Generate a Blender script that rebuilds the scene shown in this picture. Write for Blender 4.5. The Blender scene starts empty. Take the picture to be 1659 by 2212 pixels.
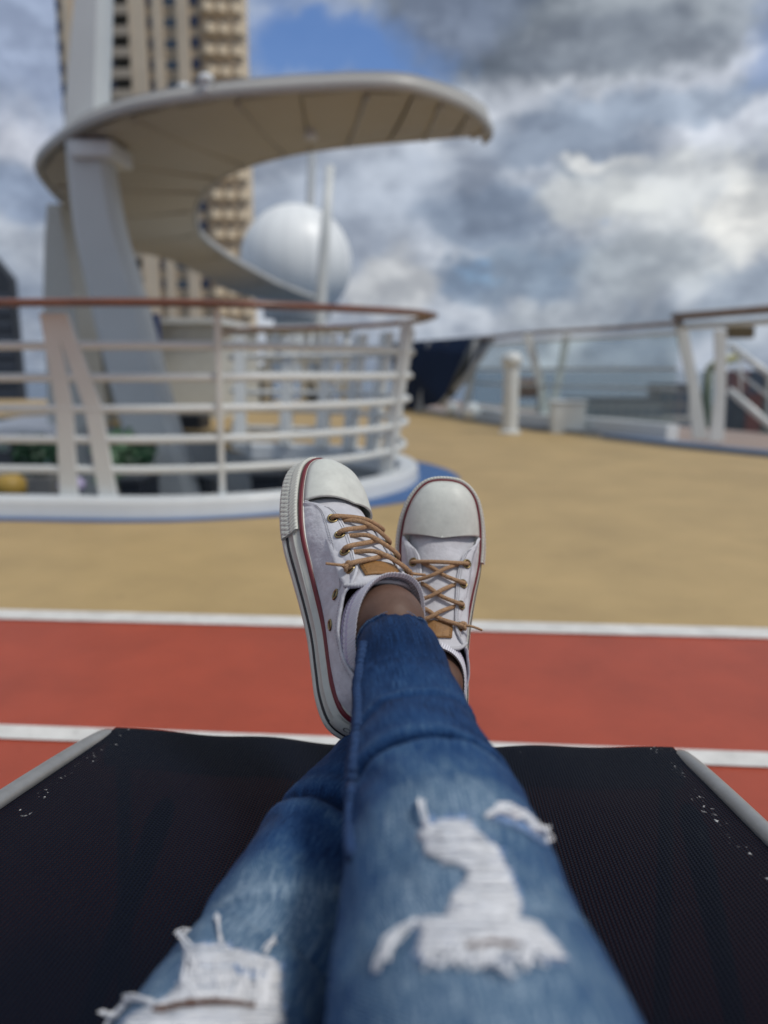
import bpy, bmesh, math, random
from mathutils import Vector, Matrix, noise
from mathutils.bvhtree import BVHTree
random.seed(7)
scn = bpy.context.scene
COL = scn.collection

# ------------------------------------------------------------------ camera
F = 1598.5                       # focal length in photo-measuring pixels (1659 x 2212)
PITCH, YAW, H = math.radians(10.84), math.radians(4.24), 0.84
cd = bpy.data.cameras.new('camera'); cam = bpy.data.objects.new('camera', cd); COL.objects.link(cam)
cam.location = (0, 0, H); cam.rotation_euler = (math.pi/2 - PITCH, 0, YAW)
cd.sensor_fit = 'VERTICAL'; cd.sensor_height = 36; cd.lens = 36*F/2212
cd.clip_start = 0.02; cd.clip_end = 30000
cd.dof.use_dof = True; cd.dof.focus_distance = 0.67; cd.dof.aperture_fstop = 3.0
scn.camera = cam
_f = Vector((-math.sin(YAW)*math.cos(PITCH), math.cos(YAW)*math.cos(PITCH), -math.sin(PITCH)))
_r = Vector((math.cos(YAW), math.sin(YAW), 0)); _u = _r.cross(_f)
CAM = Vector((0, 0, H))
def ray(x, y): return _r*((x-829.5)/F) - _u*((y-1106)/F) + _f
def CW(x, y, z): return CAM + _r*x - _u*y + _f*z                # right, down, forward -> world
def PX(x, y, d): return CAM + ray(x, y)*d
def GZ(x, y, z=0.): d = ray(x, y); return CAM + d*((z-H)/d.z)
def ATY(x, y, Y): d = ray(x, y); return CAM + d*(Y/d.y)

# ------------------------------------------------------------------ sky, sun, exposure
SUN_EL, SUN_AZ = math.radians(57), math.radians(118)             # azimuth clockwise from +Y
w = bpy.data.worlds.new('World'); scn.world = w; w.use_nodes = True
nt = w.node_tree; nt.nodes.clear()
def N(t, **k):
    n = nt.nodes.new(t)
    for a, b in k.items(): setattr(n, a, b)
    return n
def M(op, a, b=None, c=None, clamp=False):
    n = N('ShaderNodeMath', operation=op, use_clamp=clamp)
    for i, v in enumerate((a, b, c)):
        if v is None: continue
        if isinstance(v, (int, float)): n.inputs[i].default_value = v
        else: nt.links.new(v, n.inputs[i])
    return n.outputs[0]
def MIX(fac, a, b, mode='MIX'):
    n = N('ShaderNodeMix', data_type='RGBA', blend_type=mode)
    for s, v in ((n.inputs['Factor'], fac), (n.inputs[6], a), (n.inputs[7], b)):
        if isinstance(v, (int, float)): s.default_value = v
        elif isinstance(v, tuple): s.default_value = (*v, 1)
        else: nt.links.new(v, s)
    return n.outputs[2]
tc = N('ShaderNodeTexCoord'); G = tc.outputs['Generated']
sky = N('ShaderNodeTexSky', sky_type='NISHITA', sun_disc=False, sun_elevation=SUN_EL, sun_rotation=SUN_AZ)
sky.air_density = 1.3; sky.dust_density = 1.0
sk = MIX(1., sky.outputs[0], (.050, .064, .092), 'MULTIPLY')
sp = N('ShaderNodeSeparateXYZ'); nt.links.new(G, sp.inputs[0])
def noise_node(scale, detail, rough, off=(0, 0, 0), sc=(1, 1, 1)):
    mp = N('ShaderNodeMapping'); mp.inputs['Location'].default_value = off; mp.inputs['Scale'].default_value = sc
    nt.links.new(G, mp.inputs[0])
    n = N('ShaderNodeTexNoise'); n.inputs['Scale'].default_value = scale; n.inputs['Detail'].default_value = detail
    n.inputs['Roughness'].default_value = rough; nt.links.new(mp.outputs[0], n.inputs['Vector']); return n
wn = noise_node(7, 5, .55); ws = N('ShaderNodeSeparateColor'); nt.links.new(wn.outputs['Color'], ws.inputs[0])
AZ = M('ADD', M('ARCTAN2', sp.outputs[0], sp.outputs[1]), M('MULTIPLY', M('SUBTRACT', ws.outputs[0], .5), .15))
wn2 = noise_node(22, 5, .6, (1.3, .2, 2.2)); ws2 = N('ShaderNodeSeparateColor'); nt.links.new(wn2.outputs['Color'], ws2.inputs[0])
AZ = M('ADD', AZ, M('MULTIPLY', M('SUBTRACT', ws2.outputs[0], .5), .085))
EL = M('ADD', M('ARCSINE', sp.outputs[2]), M('MULTIPLY', M('SUBTRACT', ws.outputs[1], .5), .10))
EL = M('ADD', EL, M('MULTIPLY', M('SUBTRACT', ws2.outputs[1], .5), .06))
fb = noise_node(5.2, 7, .58, (3.1, .4, 1.7), (1, 1, 1.7)).outputs['Fac']
fb2 = noise_node(13, 6, .6, (.3, 2.4, .7), (1, 1, 1.6)).outputs['Fac']
def ramp(v, a, b): 
    n = N('ShaderNodeMapRange', interpolation_type='SMOOTHSTEP'); nt.links.new(v, n.inputs[0])
    n.inputs[1].default_value = a; n.inputs[2].default_value = b; return n.outputs[0]
cloud = MIX(ramp(fb, .36, .66), (.25, .295, .37), (.43, .47, .53))
def blob(px, py, rx, ry, soft=.40):
    d = ray(px, py).normalized(); a0 = math.atan2(d.x, d.y); e0 = math.asin(d.z)
    qa = M('DIVIDE', M('SUBTRACT', AZ, a0), rx/F); qe = M('DIVIDE', M('SUBTRACT', EL, e0), ry/F)
    r2 = M('SQRT', M('ADD', M('MULTIPLY', qa, qa), M('MULTIPLY', qe, qe)))
    n = N('ShaderNodeMapRange', interpolation_type='SMOOTHSTEP'); nt.links.new(r2, n.inputs[0])
    n.inputs[1].default_value = 1+soft; n.inputs[2].default_value = 1-soft; return n.outputs[0]
BL = [(60, 300, 110, 42, (.46, .49, .56), .9), (70, 500, 90, 32, (.42, .46, .52), .8), (40, 410, 110, 45, (.25, .31, .42), .8), (60, 60, 190, 130, (.25, .31, .44), .9),
      (1160, 222, 330, 42, (.55, .59, .65), .9), (1560, 180, 160, 60, (.52, .56, .63), .9), (1420, 300, 300, 35, (.52, .56, .63), .8), (800, 430, 160, 90, (.36, .41, .49), .8),
      (1130, 40, 310, 112, (.105, .13, .165), .98), (1400, 20, 180, 90, (.36, .40, .44), .8), (1000, 20, 120, 60, (.17, .21, .29), .8), (1330, 95, 230, 52, (.18, .21, .255), .85),
      (1440, 235, 220, 36, (.29, .35, .44), .9), (1220, 320, 165, 42, (.22, .27, .35), .95), (1370, 392, 130, 24, (.20, .25, .31), .9),
      (1060, 475, 150, 46, (.20, .25, .33), .95), (1300, 365, 60, 18, (.62, .64, .64), .9), (1500, 430, 210, 75, (.52, .55, .57), .95), (1290, 455, 110, 40, (.52, .55, .56), .8),
      (1610, 480, 60, 90, (.68, .69, .67), .85), (1130, 585, 170, 55, (.20, .26, .34), .9), (1000, 590, 60, 40, (.17, .23, .32), .8), (1400, 580, 150, 60, (.42, .46, .49), .8),
      (850, 610, 85, 55, (.46, .48, .50), .9), (1250, 680, 160, 40, (.42, .46, .50), .8), (1520, 690, 140, 35, (.25, .30, .36), .85), (1640, 620, 90, 40, (.24, .29, .36), .7)]
for px, py, rx, ry, c, k in BL:
    cloud = MIX(M('MULTIPLY', blob(px, py, rx, ry), k), cloud, c)
fbu = noise_node(13, 6, .6, (.3+.30, 2.4-.06, .7+.55), (1, 1, 1.6)).outputs['Fac']
rel = ramp(M('SUBTRACT', fb2, fbu), -.11, .11)
fbl = noise_node(5.2, 7, .58, (3.1+.10, .4, 1.7+.30), (1, 1, 1.7)).outputs['Fac']
rel2 = ramp(M('SUBTRACT', fb, fbl), -.12, .12)
cloud = MIX(rel, MIX(1., cloud, (.90, .905, .92), 'MULTIPLY'), MIX(1., cloud, (1.11, 1.105, 1.10), 'MULTIPLY'))
cloud = MIX(rel2, MIX(1., cloud, (.88, .89, .91), 'MULTIPLY'), MIX(1., cloud, (1.13, 1.12, 1.11), 'MULTIPLY'))
cloud = MIX(ramp(fb2, .30, .70), MIX(1., cloud, (.86, .865, .88), 'MULTIPLY'), MIX(1., cloud, (1.13, 1.125, 1.12), 'MULTIPLY'))
cloud = MIX(1., cloud, (.80, .80, .80), 'MULTIPLY')
gap = M('MAXIMUM', M('MULTIPLY', blob(700, 112, 215, 66, .45), .97), M('MAXIMUM', M('MULTIPLY', blob(600, 60, 70, 90, .7), .55), M('MULTIPLY', blob(1690, 110, 50, 80, .7), .5)))
gap = M('MAXIMUM', gap, M('MULTIPLY', ramp(fb, .66, .74), .8))
fin = MIX(gap, cloud, sk)
bgn = N('ShaderNodeBackground'); bgn.inputs['Strength'].default_value = 1.0
nt.links.new(fin, bgn.inputs['Color'])
out = N('ShaderNodeOutputWorld'); nt.links.new(bgn.outputs[0], out.inputs['Surface'])
sd = bpy.data.lights.new('sun', 'SUN'); sd.energy = 1.5; sd.angle = math.radians(10); sd.color = (1, .95, .87)
sun = bpy.data.objects.new('sun', sd); COL.objects.link(sun)
sdir = Vector((math.sin(SUN_AZ)*math.cos(SUN_EL), math.cos(SUN_AZ)*math.cos(SUN_EL), math.sin(SUN_EL)))
sun.rotation_euler = (-sdir).to_track_quat('-Z', 'Y').to_euler()
vs = scn.view_settings; vs.view_transform = 'Standard'; vs.look = 'None'; vs.exposure = 0.40; vs.gamma = 1; vs.use_curve_mapping = False

# ------------------------------------------------------------------ materials
MATS = {}
def mat(name, col, rough=.6, metal=0., var=.0, vscale=8., bump=0., bscale=60., spec=.5, detail=4., col2=None, trans=0., coat=0.):
    if name in MATS: return MATS[name]
    m = bpy.data.materials.new(name); m.use_nodes = True; t = m.node_tree; b = t.nodes['Principled BSDF']
    b.inputs['Base Color'].default_value = (*col, 1); b.inputs['Roughness'].default_value = rough; b.inputs['Metallic'].default_value = metal
    b.inputs['Specular IOR Level'].default_value = spec; b.inputs['Transmission Weight'].default_value = trans; b.inputs['Coat Weight'].default_value = coat
    c = t.nodes.new('ShaderNodeTexCoord')
    if var or col2:
        n = t.nodes.new('ShaderNodeTexNoise'); n.inputs['Scale'].default_value = vscale; n.inputs['Detail'].default_value = detail; n.inputs['Roughness'].default_value = .62
        t.links.new(c.outputs['Object'], n.inputs['Vector'])
        mr = t.nodes.new('ShaderNodeMapRange'); mr.inputs[1].default_value = .3; mr.inputs[2].default_value = .7; t.links.new(n.outputs['Fac'], mr.inputs[0])
        x = t.nodes.new('ShaderNodeMix'); x.data_type = 'RGBA'; t.links.new(mr.outputs[0], x.inputs['Factor'])
        x.inputs[6].default_value = (*(col2 if col2 else [k*(1-var) for k in col]), 1); x.inputs[7].default_value = (*[min(1, k*(1+var)) for k in col], 1)
        t.links.new(x.outputs[2], b.inputs['Base Color'])
    if bump:
        n2 = t.nodes.new('ShaderNodeTexNoise'); n2.inputs['Scale'].default_value = bscale; n2.inputs['Detail'].default_value = 3
        t.links.new(c.outputs['Object'], n2.inputs['Vector'])
        bp = t.nodes.new('ShaderNodeBump'); bp.inputs['Strength'].default_value = bump; bp.inputs['Distance'].default_value = .002
        t.links.new(n2.outputs['Fac'], bp.inputs['Height']); t.links.new(bp.outputs[0], b.inputs['Normal'])
    MATS[name] = m; return m
WHITE = mat('white_paint', (.66, .69, .69), .35, var=.05, vscale=3, bump=.05, bscale=20)
WHITEB = mat('bright_white_paint', (.68, .72, .75), .3, var=.04, vscale=2)
GREYP = mat('grey_paint', (.38, .41, .44), .4, var=.06, vscale=2)
WOOD = mat('varnished_wood', (.16, .055, .028), .35, var=.35, vscale=5, coat=.3)
WOODG = mat('weathered_wood', (.20, .15, .125), .6, var=.3, vscale=6)

# ------------------------------------------------------------------ mesh helpers
def mk(name, vs_, fs, m=None, parent=None, smooth=True, label=None, cat=None, group=None, kind=None, uv=None, loc=None):
    me = bpy.data.meshes.new(name); me.from_pydata([tuple(v) for v in vs_], [], fs)
    if smooth: me.polygons.foreach_set('use_smooth', [True]*len(me.polygons))
    if uv:
        l = me.uv_layers.new(name='UVMap')
        for lp in me.loops: l.data[lp.index].uv = uv[lp.vertex_index]
    if isinstance(m, (list, tuple)):
        for k in m: me.materials.append(k)
    elif m: me.materials.append(m)
    me.update()
    o = bpy.data.objects.new(name, me); COL.objects.link(o)
    if loc: o.location = loc
    if parent: o.parent = parent
    tag(o, label, cat, group, kind); return o
def tag(o, label=None, cat=None, group=None, kind=None):
    for k, v in (('label', label), ('category', cat), ('group', group), ('kind', kind)):
        if v: o[k] = v
    return o
def empty(name, loc, label=None, cat=None, group=None):
    o = bpy.data.objects.new(name, None); COL.objects.link(o); o.location = loc; o.empty_display_size = .1
    return tag(o, label, cat, group)
class MB:
    def __init__(s): s.v = []; s.f = []; s.mi = []
    def add(s, v, f, mi=0):
        k = len(s.v); s.v += [Vector(p) for p in v]; s.f += [tuple(i+k for i in q) for q in f]; s.mi += [mi]*len(f)
    def box(s, a, b, mi=0, mtx=None):
        x0, y0, z0 = a; x1, y1, z1 = b
        v = [Vector(p) for p in ((x0, y0, z0), (x1, y0, z0), (x1, y1, z0), (x0, y1, z0), (x0, y0, z1), (x1, y0, z1), (x1, y1, z1), (x0, y1, z1))]
        if mtx: v = [mtx @ p for p in v]
        s.add(v, [(0, 3, 2, 1), (4, 5, 6, 7), (0, 1, 5, 4), (1, 2, 6, 5), (2, 3, 7, 6), (3, 0, 4, 7)], mi)
    def rings(s, R, closed=True, caps=True, mi=0):
        n = len(R[0]); v = [p for r in R for p in r]; f = []
        for i in range(len(R)-1):
            for j in range(n if closed else n-1):
                a = i*n+j; b = i*n+(j+1) % n; f.append((a, b, b+n, a+n))
        if caps: f.append(tuple(range(n-1, -1, -1))); f.append(tuple(range((len(R)-1)*n, len(R)*n)))
        s.add(v, f, mi)
    def tube(s, pts, r, seg=8, caps=True, mi=0, flat=None, closed=False, up=None):
        pts = [Vector(p) for p in pts]; R = []; n = len(pts)
        prev = None
        for i, p in enumerate(pts):
            if closed: t = pts[(i+1) % n]-pts[i-1]
            else: t = pts[min(i+1, n-1)]-pts[max(i-1, 0)]
            t.normalize()
            if prev is None:
                ref = up or (Vector((0, 0, 1)) if abs(t.z) < .9 else Vector((1, 0, 0))); a = ref-t*ref.dot(t)
            else: a = prev-t*prev.dot(t)
            a.normalize(); prev = a; b = t.cross(a); ri = r[i] if isinstance(r, (list, tuple)) else r
            fx, fy = flat if flat else (1, 1)
            R.append([p+(a*math.cos(k*2*math.pi/seg)*fx+b*math.sin(k*2*math.pi/seg)*fy)*ri for k in range(seg)])
        if closed: R.append(R[0]); caps = False
        s.rings(R, True, caps, mi)
    def ball(s, c, r, seg=16, rg=10, sc=(1, 1, 1), mi=0):
        c = Vector(c); R = []
        for i in range(1, rg):
            th = math.pi*i/rg; R.append([c+Vector((math.sin(th)*math.cos(k*2*math.pi/seg)*sc[0], math.sin(th)*math.sin(k*2*math.pi/seg)*sc[1], -math.cos(th)*sc[2]))*r for k in range(seg)])
        s.rings(R, True, True, mi)
    def build(s, name, m, parent=None, smooth=False, bevel=0, **k):
        o = mk(name, s.v, s.f, m, parent, smooth, **k)
        if any(s.mi): o.data.polygons.foreach_set('material_index', s.mi)
        if bevel:
            b = o.modifiers.new('bevel', 'BEVEL'); b.width = bevel; b.segments = 2; b.limit_method = 'ANGLE'
        return o
def cr(P, t):
    """Catmull-Rom through list of tuples/Vectors, t in [0, len-1]"""
    n = len(P); i = min(int(t), n-2); u = t-i
    p0, p1, p2, p3 = P[max(i-1, 0)], P[i], P[i+1], P[min(i+2, n-1)]
    return [.5*(2*b+(c-a)*u+(2*a-5*b+4*c-d)*u*u+(3*b-a-3*c+d)*u**3) for a, b, c, d in zip(p0, p1, p2, p3)]
def spline(P, n): return [Vector(cr(P, i*(len(P)-1)/(n-1))) for i in range(n)]
def sstep(a, b, x): t = max(0, min(1, (x-a)/(b-a))); return t*t*(3-2*t)

# ================================================================== SETTING
TAN = mat('tan_deck_coating', (.46, .325, .146), .55, var=.13, vscale=1.9, bump=.15, bscale=180, detail=8)
RED = mat('red_track_coating', (.385, .066, .031), .5, var=.13, vscale=3.2, bump=.2, bscale=220, detail=8)
LINE = mat('line_paint', (.72, .71, .68), .5, var=.14, vscale=14, detail=8)
BLUE = mat('blue_deck_paint', (.035, .12, .32), .5, var=.1, vscale=3)
SEA = mat('sea_water', (.05, .10, .17), .25, var=.2, vscale=.01, bump=.6, bscale=.05)

def weather(m, big, fine):
    t = m.node_tree; b = t.nodes['Principled BSDF']; src = b.inputs['Base Color'].links[0].from_socket; c = t.nodes.new('ShaderNodeTexCoord')
    for sc, lo, hi, k, det in ((.55, .50, .72, big, 9), (34, .60, .72, fine, 6), (5.5, .62, .70, big*.8, 10)):
        n = t.nodes.new('ShaderNodeTexNoise'); n.inputs['Scale'].default_value = sc; n.inputs['Detail'].default_value = det; n.inputs['Roughness'].default_value = .68; t.links.new(c.outputs['Object'], n.inputs['Vector'])
        mr = t.nodes.new('ShaderNodeMapRange'); mr.inputs[1].default_value = lo; mr.inputs[2].default_value = hi; mr.inputs[4].default_value = k; t.links.new(n.outputs['Fac'], mr.inputs[0])
        x = t.nodes.new('ShaderNodeMix'); x.data_type = 'RGBA'; x.blend_type = 'MULTIPLY'; t.links.new(mr.outputs[0], x.inputs['Factor']); t.links.new(src, x.inputs[6]); x.inputs[7].default_value = (.45, .42, .40, 1); src = x.outputs[2]
    t.links.new(src, b.inputs['Base Color'])
weather(TAN, .28, .35); weather(RED, .25, .35); weather(LINE, .35, .5)
# opening in the deck: right end a half circle
CX, CY, CR = -1.87, 5.72, 1.72
def opening(off, n=40, far=True):
    r = CR+off; P = [Vector((-12, CY-r, 0)), Vector((-5, CY-r, 0)), Vector((-3.2, CY-r, 0))]
    P += [Vector((CX+r*math.sin(a), CY-r*math.cos(a), 0)) for a in [math.pi*i/n for i in range(n+1)]]
    if far: P += [Vector((-2.3, CY+r+.5, 0)), Vector((-2.85, CY+r+2.3, 0)), Vector((-5, CY+r+3.8, 0)), Vector((-12, CY+r+8, 0))]
    return P
EDGE = [(-2.2, 21.), (-.49, 16.2), (.42, 13.15), (1.03, 11.3), (1.96, 9.95), (2.64, 8.65), (3.28, 7.62), (4.5, 6.4), (6.2, 5.2), (9, 4)]
EDGE = [tuple(cr(EDGE, i/4)) for i in range((len(EDGE)-1)*4+1)]
bm = bmesh.new()
outer = [(-14, -5), (9, -5)] + EDGE[::-1] + [(-14, 21)]
hole = [(p.x, p.y) for p in opening(-.12)]
def loop(pts):
    vv = [bm.verts.new((x, y, 0)) for x, y in pts]
    return [bm.edges.new((vv[i], vv[(i+1) % len(vv)])) for i in range(len(vv))]
ee = loop(outer)+loop(hole)
bmesh.ops.triangle_fill(bm, use_beauty=True, use_dissolve=False, edges=ee)
for f in bm.faces:
    if f.normal.z < 0: f.normal_flip()
me = bpy.data.meshes.new('deck'); bm.to_mesh(me); bm.free(); me.materials.append(TAN)
deck = bpy.data.objects.new('deck', me); COL.objects.link(deck); deck['kind'] = 'structure'
def sheet(name, x0, x1, y0, y1, z, m):
    return mk(name, [(x0, y0, z), (x1, y0, z), (x1, y1, z), (x0, y1, z)], [(0, 1, 2, 3)], m, None, False, kind='structure')
sheet('running_track', -13.5, 8.5, -4.5, 2.36, .004, RED)
sheet('track_line', -13.5, 8.5, 2.308, 2.405, .008, LINE)
sheet('track_line', -13.5, 8.5, 1.507, 1.571, .008, LINE)
sheet('track_line', -13.5, 8.5, .60, .664, .008, LINE)
mk('sea', [(-20000, -20000, -32), (20000, -20000, -32), (20000, 20000, -32), (-20000, 20000, -32)], [(0, 1, 2, 3)], SEA, None, False, kind='structure')
# blue ring painted round the opening
a = [p+Vector((0, 0, .004)) for p in opening(-.05, far=False)]
b = [Vector((-12, CY-CR-.06, .004)), Vector((-5, CY-CR-.06, .004)), Vector((-3.2, CY-CR-.06, .004))]
for i in range(41):
    t = math.pi*i/40; r = CR+.06+.26*sstep(.35, 1.5, t); b.append(Vector((CX+r*math.sin(t), CY-r*math.cos(t), .004)))
mk('painted_ring', a+b, [(i, i+1, i+1+len(a), i+len(a)) for i in range(len(a)-1)][::1], BLUE, None, False, kind='structure')
# lower deck seen through the opening
LOW = mat('lower_deck_floor', (.10, .105, .11), .6, var=.2, vscale=1)
sheet('lower_deck', -16, 1, 2, 26, -2.7, LOW)
mb = MB(); P = opening(-.14)
mb.rings([[p+Vector((0, 0, -.02)) for p in P], [p+Vector((0, 0, -.6)) for p in P]], closed=False, caps=False)
mb.build('opening_wall', mat('shaft_grey', (.30, .32, .33), .5, var=.1), None, True, kind='structure')

# ================================================================== RAILING ROUND THE OPENING
def open_at(off, z, n=40, x0=-7.5, fx=None):
    P = [p.copy() for p in opening(off, n, far=False)]
    P[0].x = x0
    Q = [p for p in P] + [Vector((-2.25-off*.6, CY+CR+off+.45, 0)), Vector((-2.75-off*.9, CY+CR+2.2, 0))]
    return [Vector((p.x, p.y, z)) for p in Q]
rl = empty('curved_railing', (CX, CY-CR, 0), 'white five-bar railing with brown wooden handrail curving round the deck opening', 'railing')
def local(o_parent, pts): return [Vector(p)-o_parent.location for p in pts]
mb = MB(); Po, Pi = open_at(0, 0), open_at(-.16, 0)
sec = []
for a, b in zip(local(rl, Po), local(rl, Pi)):
    sec.append([a+Vector((0, 0, .006)), a.lerp(b, .06)+Vector((0, 0, .10)), a.lerp(b, .14)+Vector((0, 0, .122)), a.lerp(b, .9)+Vector((0, 0, .122)), b+Vector((0, 0, .10)), b+Vector((0, 0, -.05))])
mb.rings(sec, closed=True, caps=True); mb.build('kerb', WHITEB, rl, False, bevel=.008)
for z, of in ((.275, -.12), (.45, -.105), (.625, -.09), (.80, -.075), (.975, -.06)):
    mb = MB(); mb.tube(local(rl, open_at(of, z)), .024, 10); mb.build('rail', WHITE, rl, True)
mb = MB(); mb.tube(local(rl, [Vector((p.x, p.y, p.z+.05*sstep(4.2, 6., p.y))) for p in open_at(.06, 1.195)]), .075, 14, flat=(.30, 1.)); mb.build('handrail', WOOD, rl, True)
def post(t_off_pt, nrm, w=.09, lean=.16, th=.014, top=1.17):
    """flat bar post: base stands on the kerb, top leans outwards"""
    base = Vector(t_off_pt); tng = Vector((-nrm.y, nrm.x, 0)); m_ = MB()
    prof = [(0, .11, w*.9), (.03, .35, w*.75), (.07, .62, w*.62), (.12, .92, w*.6), (lean, top, w*.7)]
    sec = []
    for o_, z_, w_ in prof:
        c = base+nrm*o_+Vector((0, 0, z_)); sec.append([c-nrm*w_/2-tng*th, c+nrm*w_/2-tng*th, c+nrm*w_/2+tng*th, c-nrm*w_/2+tng*th])
    m_.rings(sec); m_.v = local(rl, m_.v); return m_.build('post', WHITE, rl, False, bevel=.004)
for ang in (22, 72, 112, 126, 139, 152, 167, 184):
    a = math.radians(ang); n_ = Vector((math.sin(a), -math.cos(a), 0)); post(Vector((CX, CY, 0))+n_*(CR-.15), n_, w=.12 if ang > 40 else .075, th=.055 if ang > 100 else .016)
for px_t, px_b in ((104, 150), (128, 236), (-160, -120)):
    m_ = MB(); A = ATY(px_b, 1084, 4.12); B = ATY((px_t+px_b*1.6)/2.6+8, 880, 4.08); C = ATY(px_t, 676, 4.02); sec = []
    for c, w_ in ((A, .055), (B, .05), (C, .045)): sec.append([c+Vector((-w_, -.012, 0)), c+Vector((w_, -.012, 0)), c+Vector((w_, .012, 0)), c+Vector((-w_, .012, 0))])
    m_.rings(sec); m_.v = local(rl, m_.v); m_.build('post', WHITE, rl, False, bevel=.004)

# ================================================================== CANOPY AND PYLON
CZ = 3.42
OUT = [(1047, 287), (1058, 268), (1020, 222), (940, 186), (840, 166), (640, 172), (440, 190), (280, 218), (160, 265), (82, 335), (100, 385), (150, 440), (200, 490), (258, 524), (354, 546), (442, 587), (530, 632), (700, 655)]
INN = [(1044, 288), (1036, 289), (985, 291), (900, 299), (780, 309), (670, 323), (600, 338), (544, 354), (500, 372), (469, 392), (445, 412), (428, 440), (424, 470), (435, 510), (476, 545), (530, 578), (612, 620), (698, 652)]
nC = 97
oc = spline([tuple(GZ(x, y, CZ+.14)) for x, y in OUT], nC); ic = spline([tuple(GZ(x, y, CZ+.05)) for x, y in INN], nC)
oc = [Vector((p.x, p.y, CZ)) for p in oc]; ic = [Vector((p.x, p.y, CZ)) for p in ic]
cen = oc[nC//2].lerp(ic[nC//2], .5)
can = empty('crescent_canopy', (cen.x, cen.y, CZ), 'large pale crescent-shaped sun canopy curving overhead behind the railing', 'canopy')
CANW = mat('canopy_white', (.44, .43, .395), .5, var=.06, vscale=.6)
RIMM = mat('canopy_rim', (.47, .47, .45), .4, var=.08, vscale=1)
mb = MB(); sec = []
for a, b in zip(oc, ic):
    sec.append(local(can, [a.lerp(b, .02)+Vector((0, 0, .06)), a.lerp(b, .02)+Vector((0, 0, .20)), a.lerp(b, .5)+Vector((0, 0, .34)), a.lerp(b, .98)+Vector((0, 0, .20)), a.lerp(b, .98)+Vector((0, 0, .06)), a.lerp(b, .5)+Vector((0, 0, .10))]))
mb.rings(sec); mb.build('roof', RIMM, can, False)
for nm, C_, r_ in (('outer_rim', oc, .065), ('inner_rim', ic, .06)):
    mb = MB(); mb.tube(local(can, [p+Vector((0, 0, .08)) for p in C_]), r_, 8, flat=(1.1, .7)); mb.build(nm, RIMM, can, True)
step = 4
for i in range(0, nC-1, step):
    mb = MB(); A, B, C, D = oc[i], oc[i+step], ic[i+step], ic[i]
    g = .010; rows = []
    for k in range(5):
        s_ = .03+.94*k/4; sag = .03*math.sin(math.pi*k/4)
        p = A.lerp(D, s_); q = B.lerp(C, s_); e = (q-p); L_ = max(e.length, .01)
        rows.append([p+e*min(.4, g/L_)+Vector((0, 0, .035-sag)), q-e*min(.4, g/L_)+Vector((0, 0, .015-sag))])
    mb.rings([local(can, r) for r in rows], closed=False, caps=False); mb.build('ceiling_panel', CANW, can, False)
    if i and i % 8 == 0:
        mb = MB(); mb.tube(local(can, [oc[i].lerp(ic[i], .06)+Vector((0, 0, .0)), ic[i].lerp(oc[i], .06)+Vector((0, 0, .0))]), .028, 6, flat=(1, .8)); mb.build('rib', CANW, can, False)
lamps = [(672, 305, 'small white lamp under the near arm of the canopy')]
for x, y, lb in ((398, 193, 'left one of two small white lamps on the canopy rim'), (445, 172, 'right one of two small white lamps on the canopy rim')):
    p = GZ(x, y, CZ+.2); mb = MB(); mb.ball((0, 0, .0), .075, 14, 8, (1, 1, .8)); mb.tube([(0, 0, -.14), (0, 0, -.02)], .04, 10)
    mb.build('rim_lamp', WHITEB, None, True, loc=p, label=lb, cat='lamp', group='lamps on the canopy rim')
p = GZ(672, 292, CZ-.05); mb = MB(); mb.ball((0, 0, -.02), .075, 14, 8, (1, 1, .6)); mb.tube([(0, 0, .12), (0, 0, 0)], .05, 10)
mb.build('ceiling_lamp', WHITEB, None, True, loc=p, label=lamps[0][2], cat='lamp')
# pylon that carries the canopy
PY = [(206, -260, 52), (204, -120, 56), (203, 0, 60), (190, 240, 76), (196, 330, 82), (215, 480, 93), (245, 600, 105), (270, 700, 112), (308, 850, 116), (345, 980, 116), (375, 1080, 116), (405, 1180, 118), (455, 1330, 122)]
base = ATY(455, 1330, 9.0)
py = empty('pylon', (base.x, base.y, -2.7), 'tall pale grey curved pylon rising through the crescent canopy', 'pylon')
mb = MB(); sec = []
for x, y, w_ in [tuple(cr(PY, i/3)) for i in range((len(PY)-1)*3+1)]:
    c = ATY(x, y, 9.0); hw = w_/2/F*c.y*1.02; d = .2
    ch = hw*.25
    sec.append([c+Vector(q) for q in ((-hw+ch, -d, 0), (hw-ch, -d, 0), (hw, -d+.08, 0), (hw, d-.08, 0), (hw-ch, d, 0), (-hw+ch, d, 0), (-hw, d-.08, 0), (-hw, -d+.08, 0))])
sec = sec[::-1]; c0 = sec[0]; sec.insert(0, [Vector((v.x+.1, v.y, -2.7)) for v in c0])
mb.rings([local(py, r) for r in sec]); mb.build('shaft', mat('pylon_grey', (.57, .61, .63), .4, var=.05, vscale=.8), py, True)
m_ = py.children[0].modifiers.new('es', 'EDGE_SPLIT'); m_.split_angle = math.radians(35)
mb = MB(); a = ATY(152, 342, 8.72); b = ATY(243, 300, 8.72); mb.box((a.x, 8.68, a.z), (b.x, 9.3, b.z)); mb.v = local(py, mb.v); mb.build('bracket', WHITEB, py, False, bevel=.04)
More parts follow.
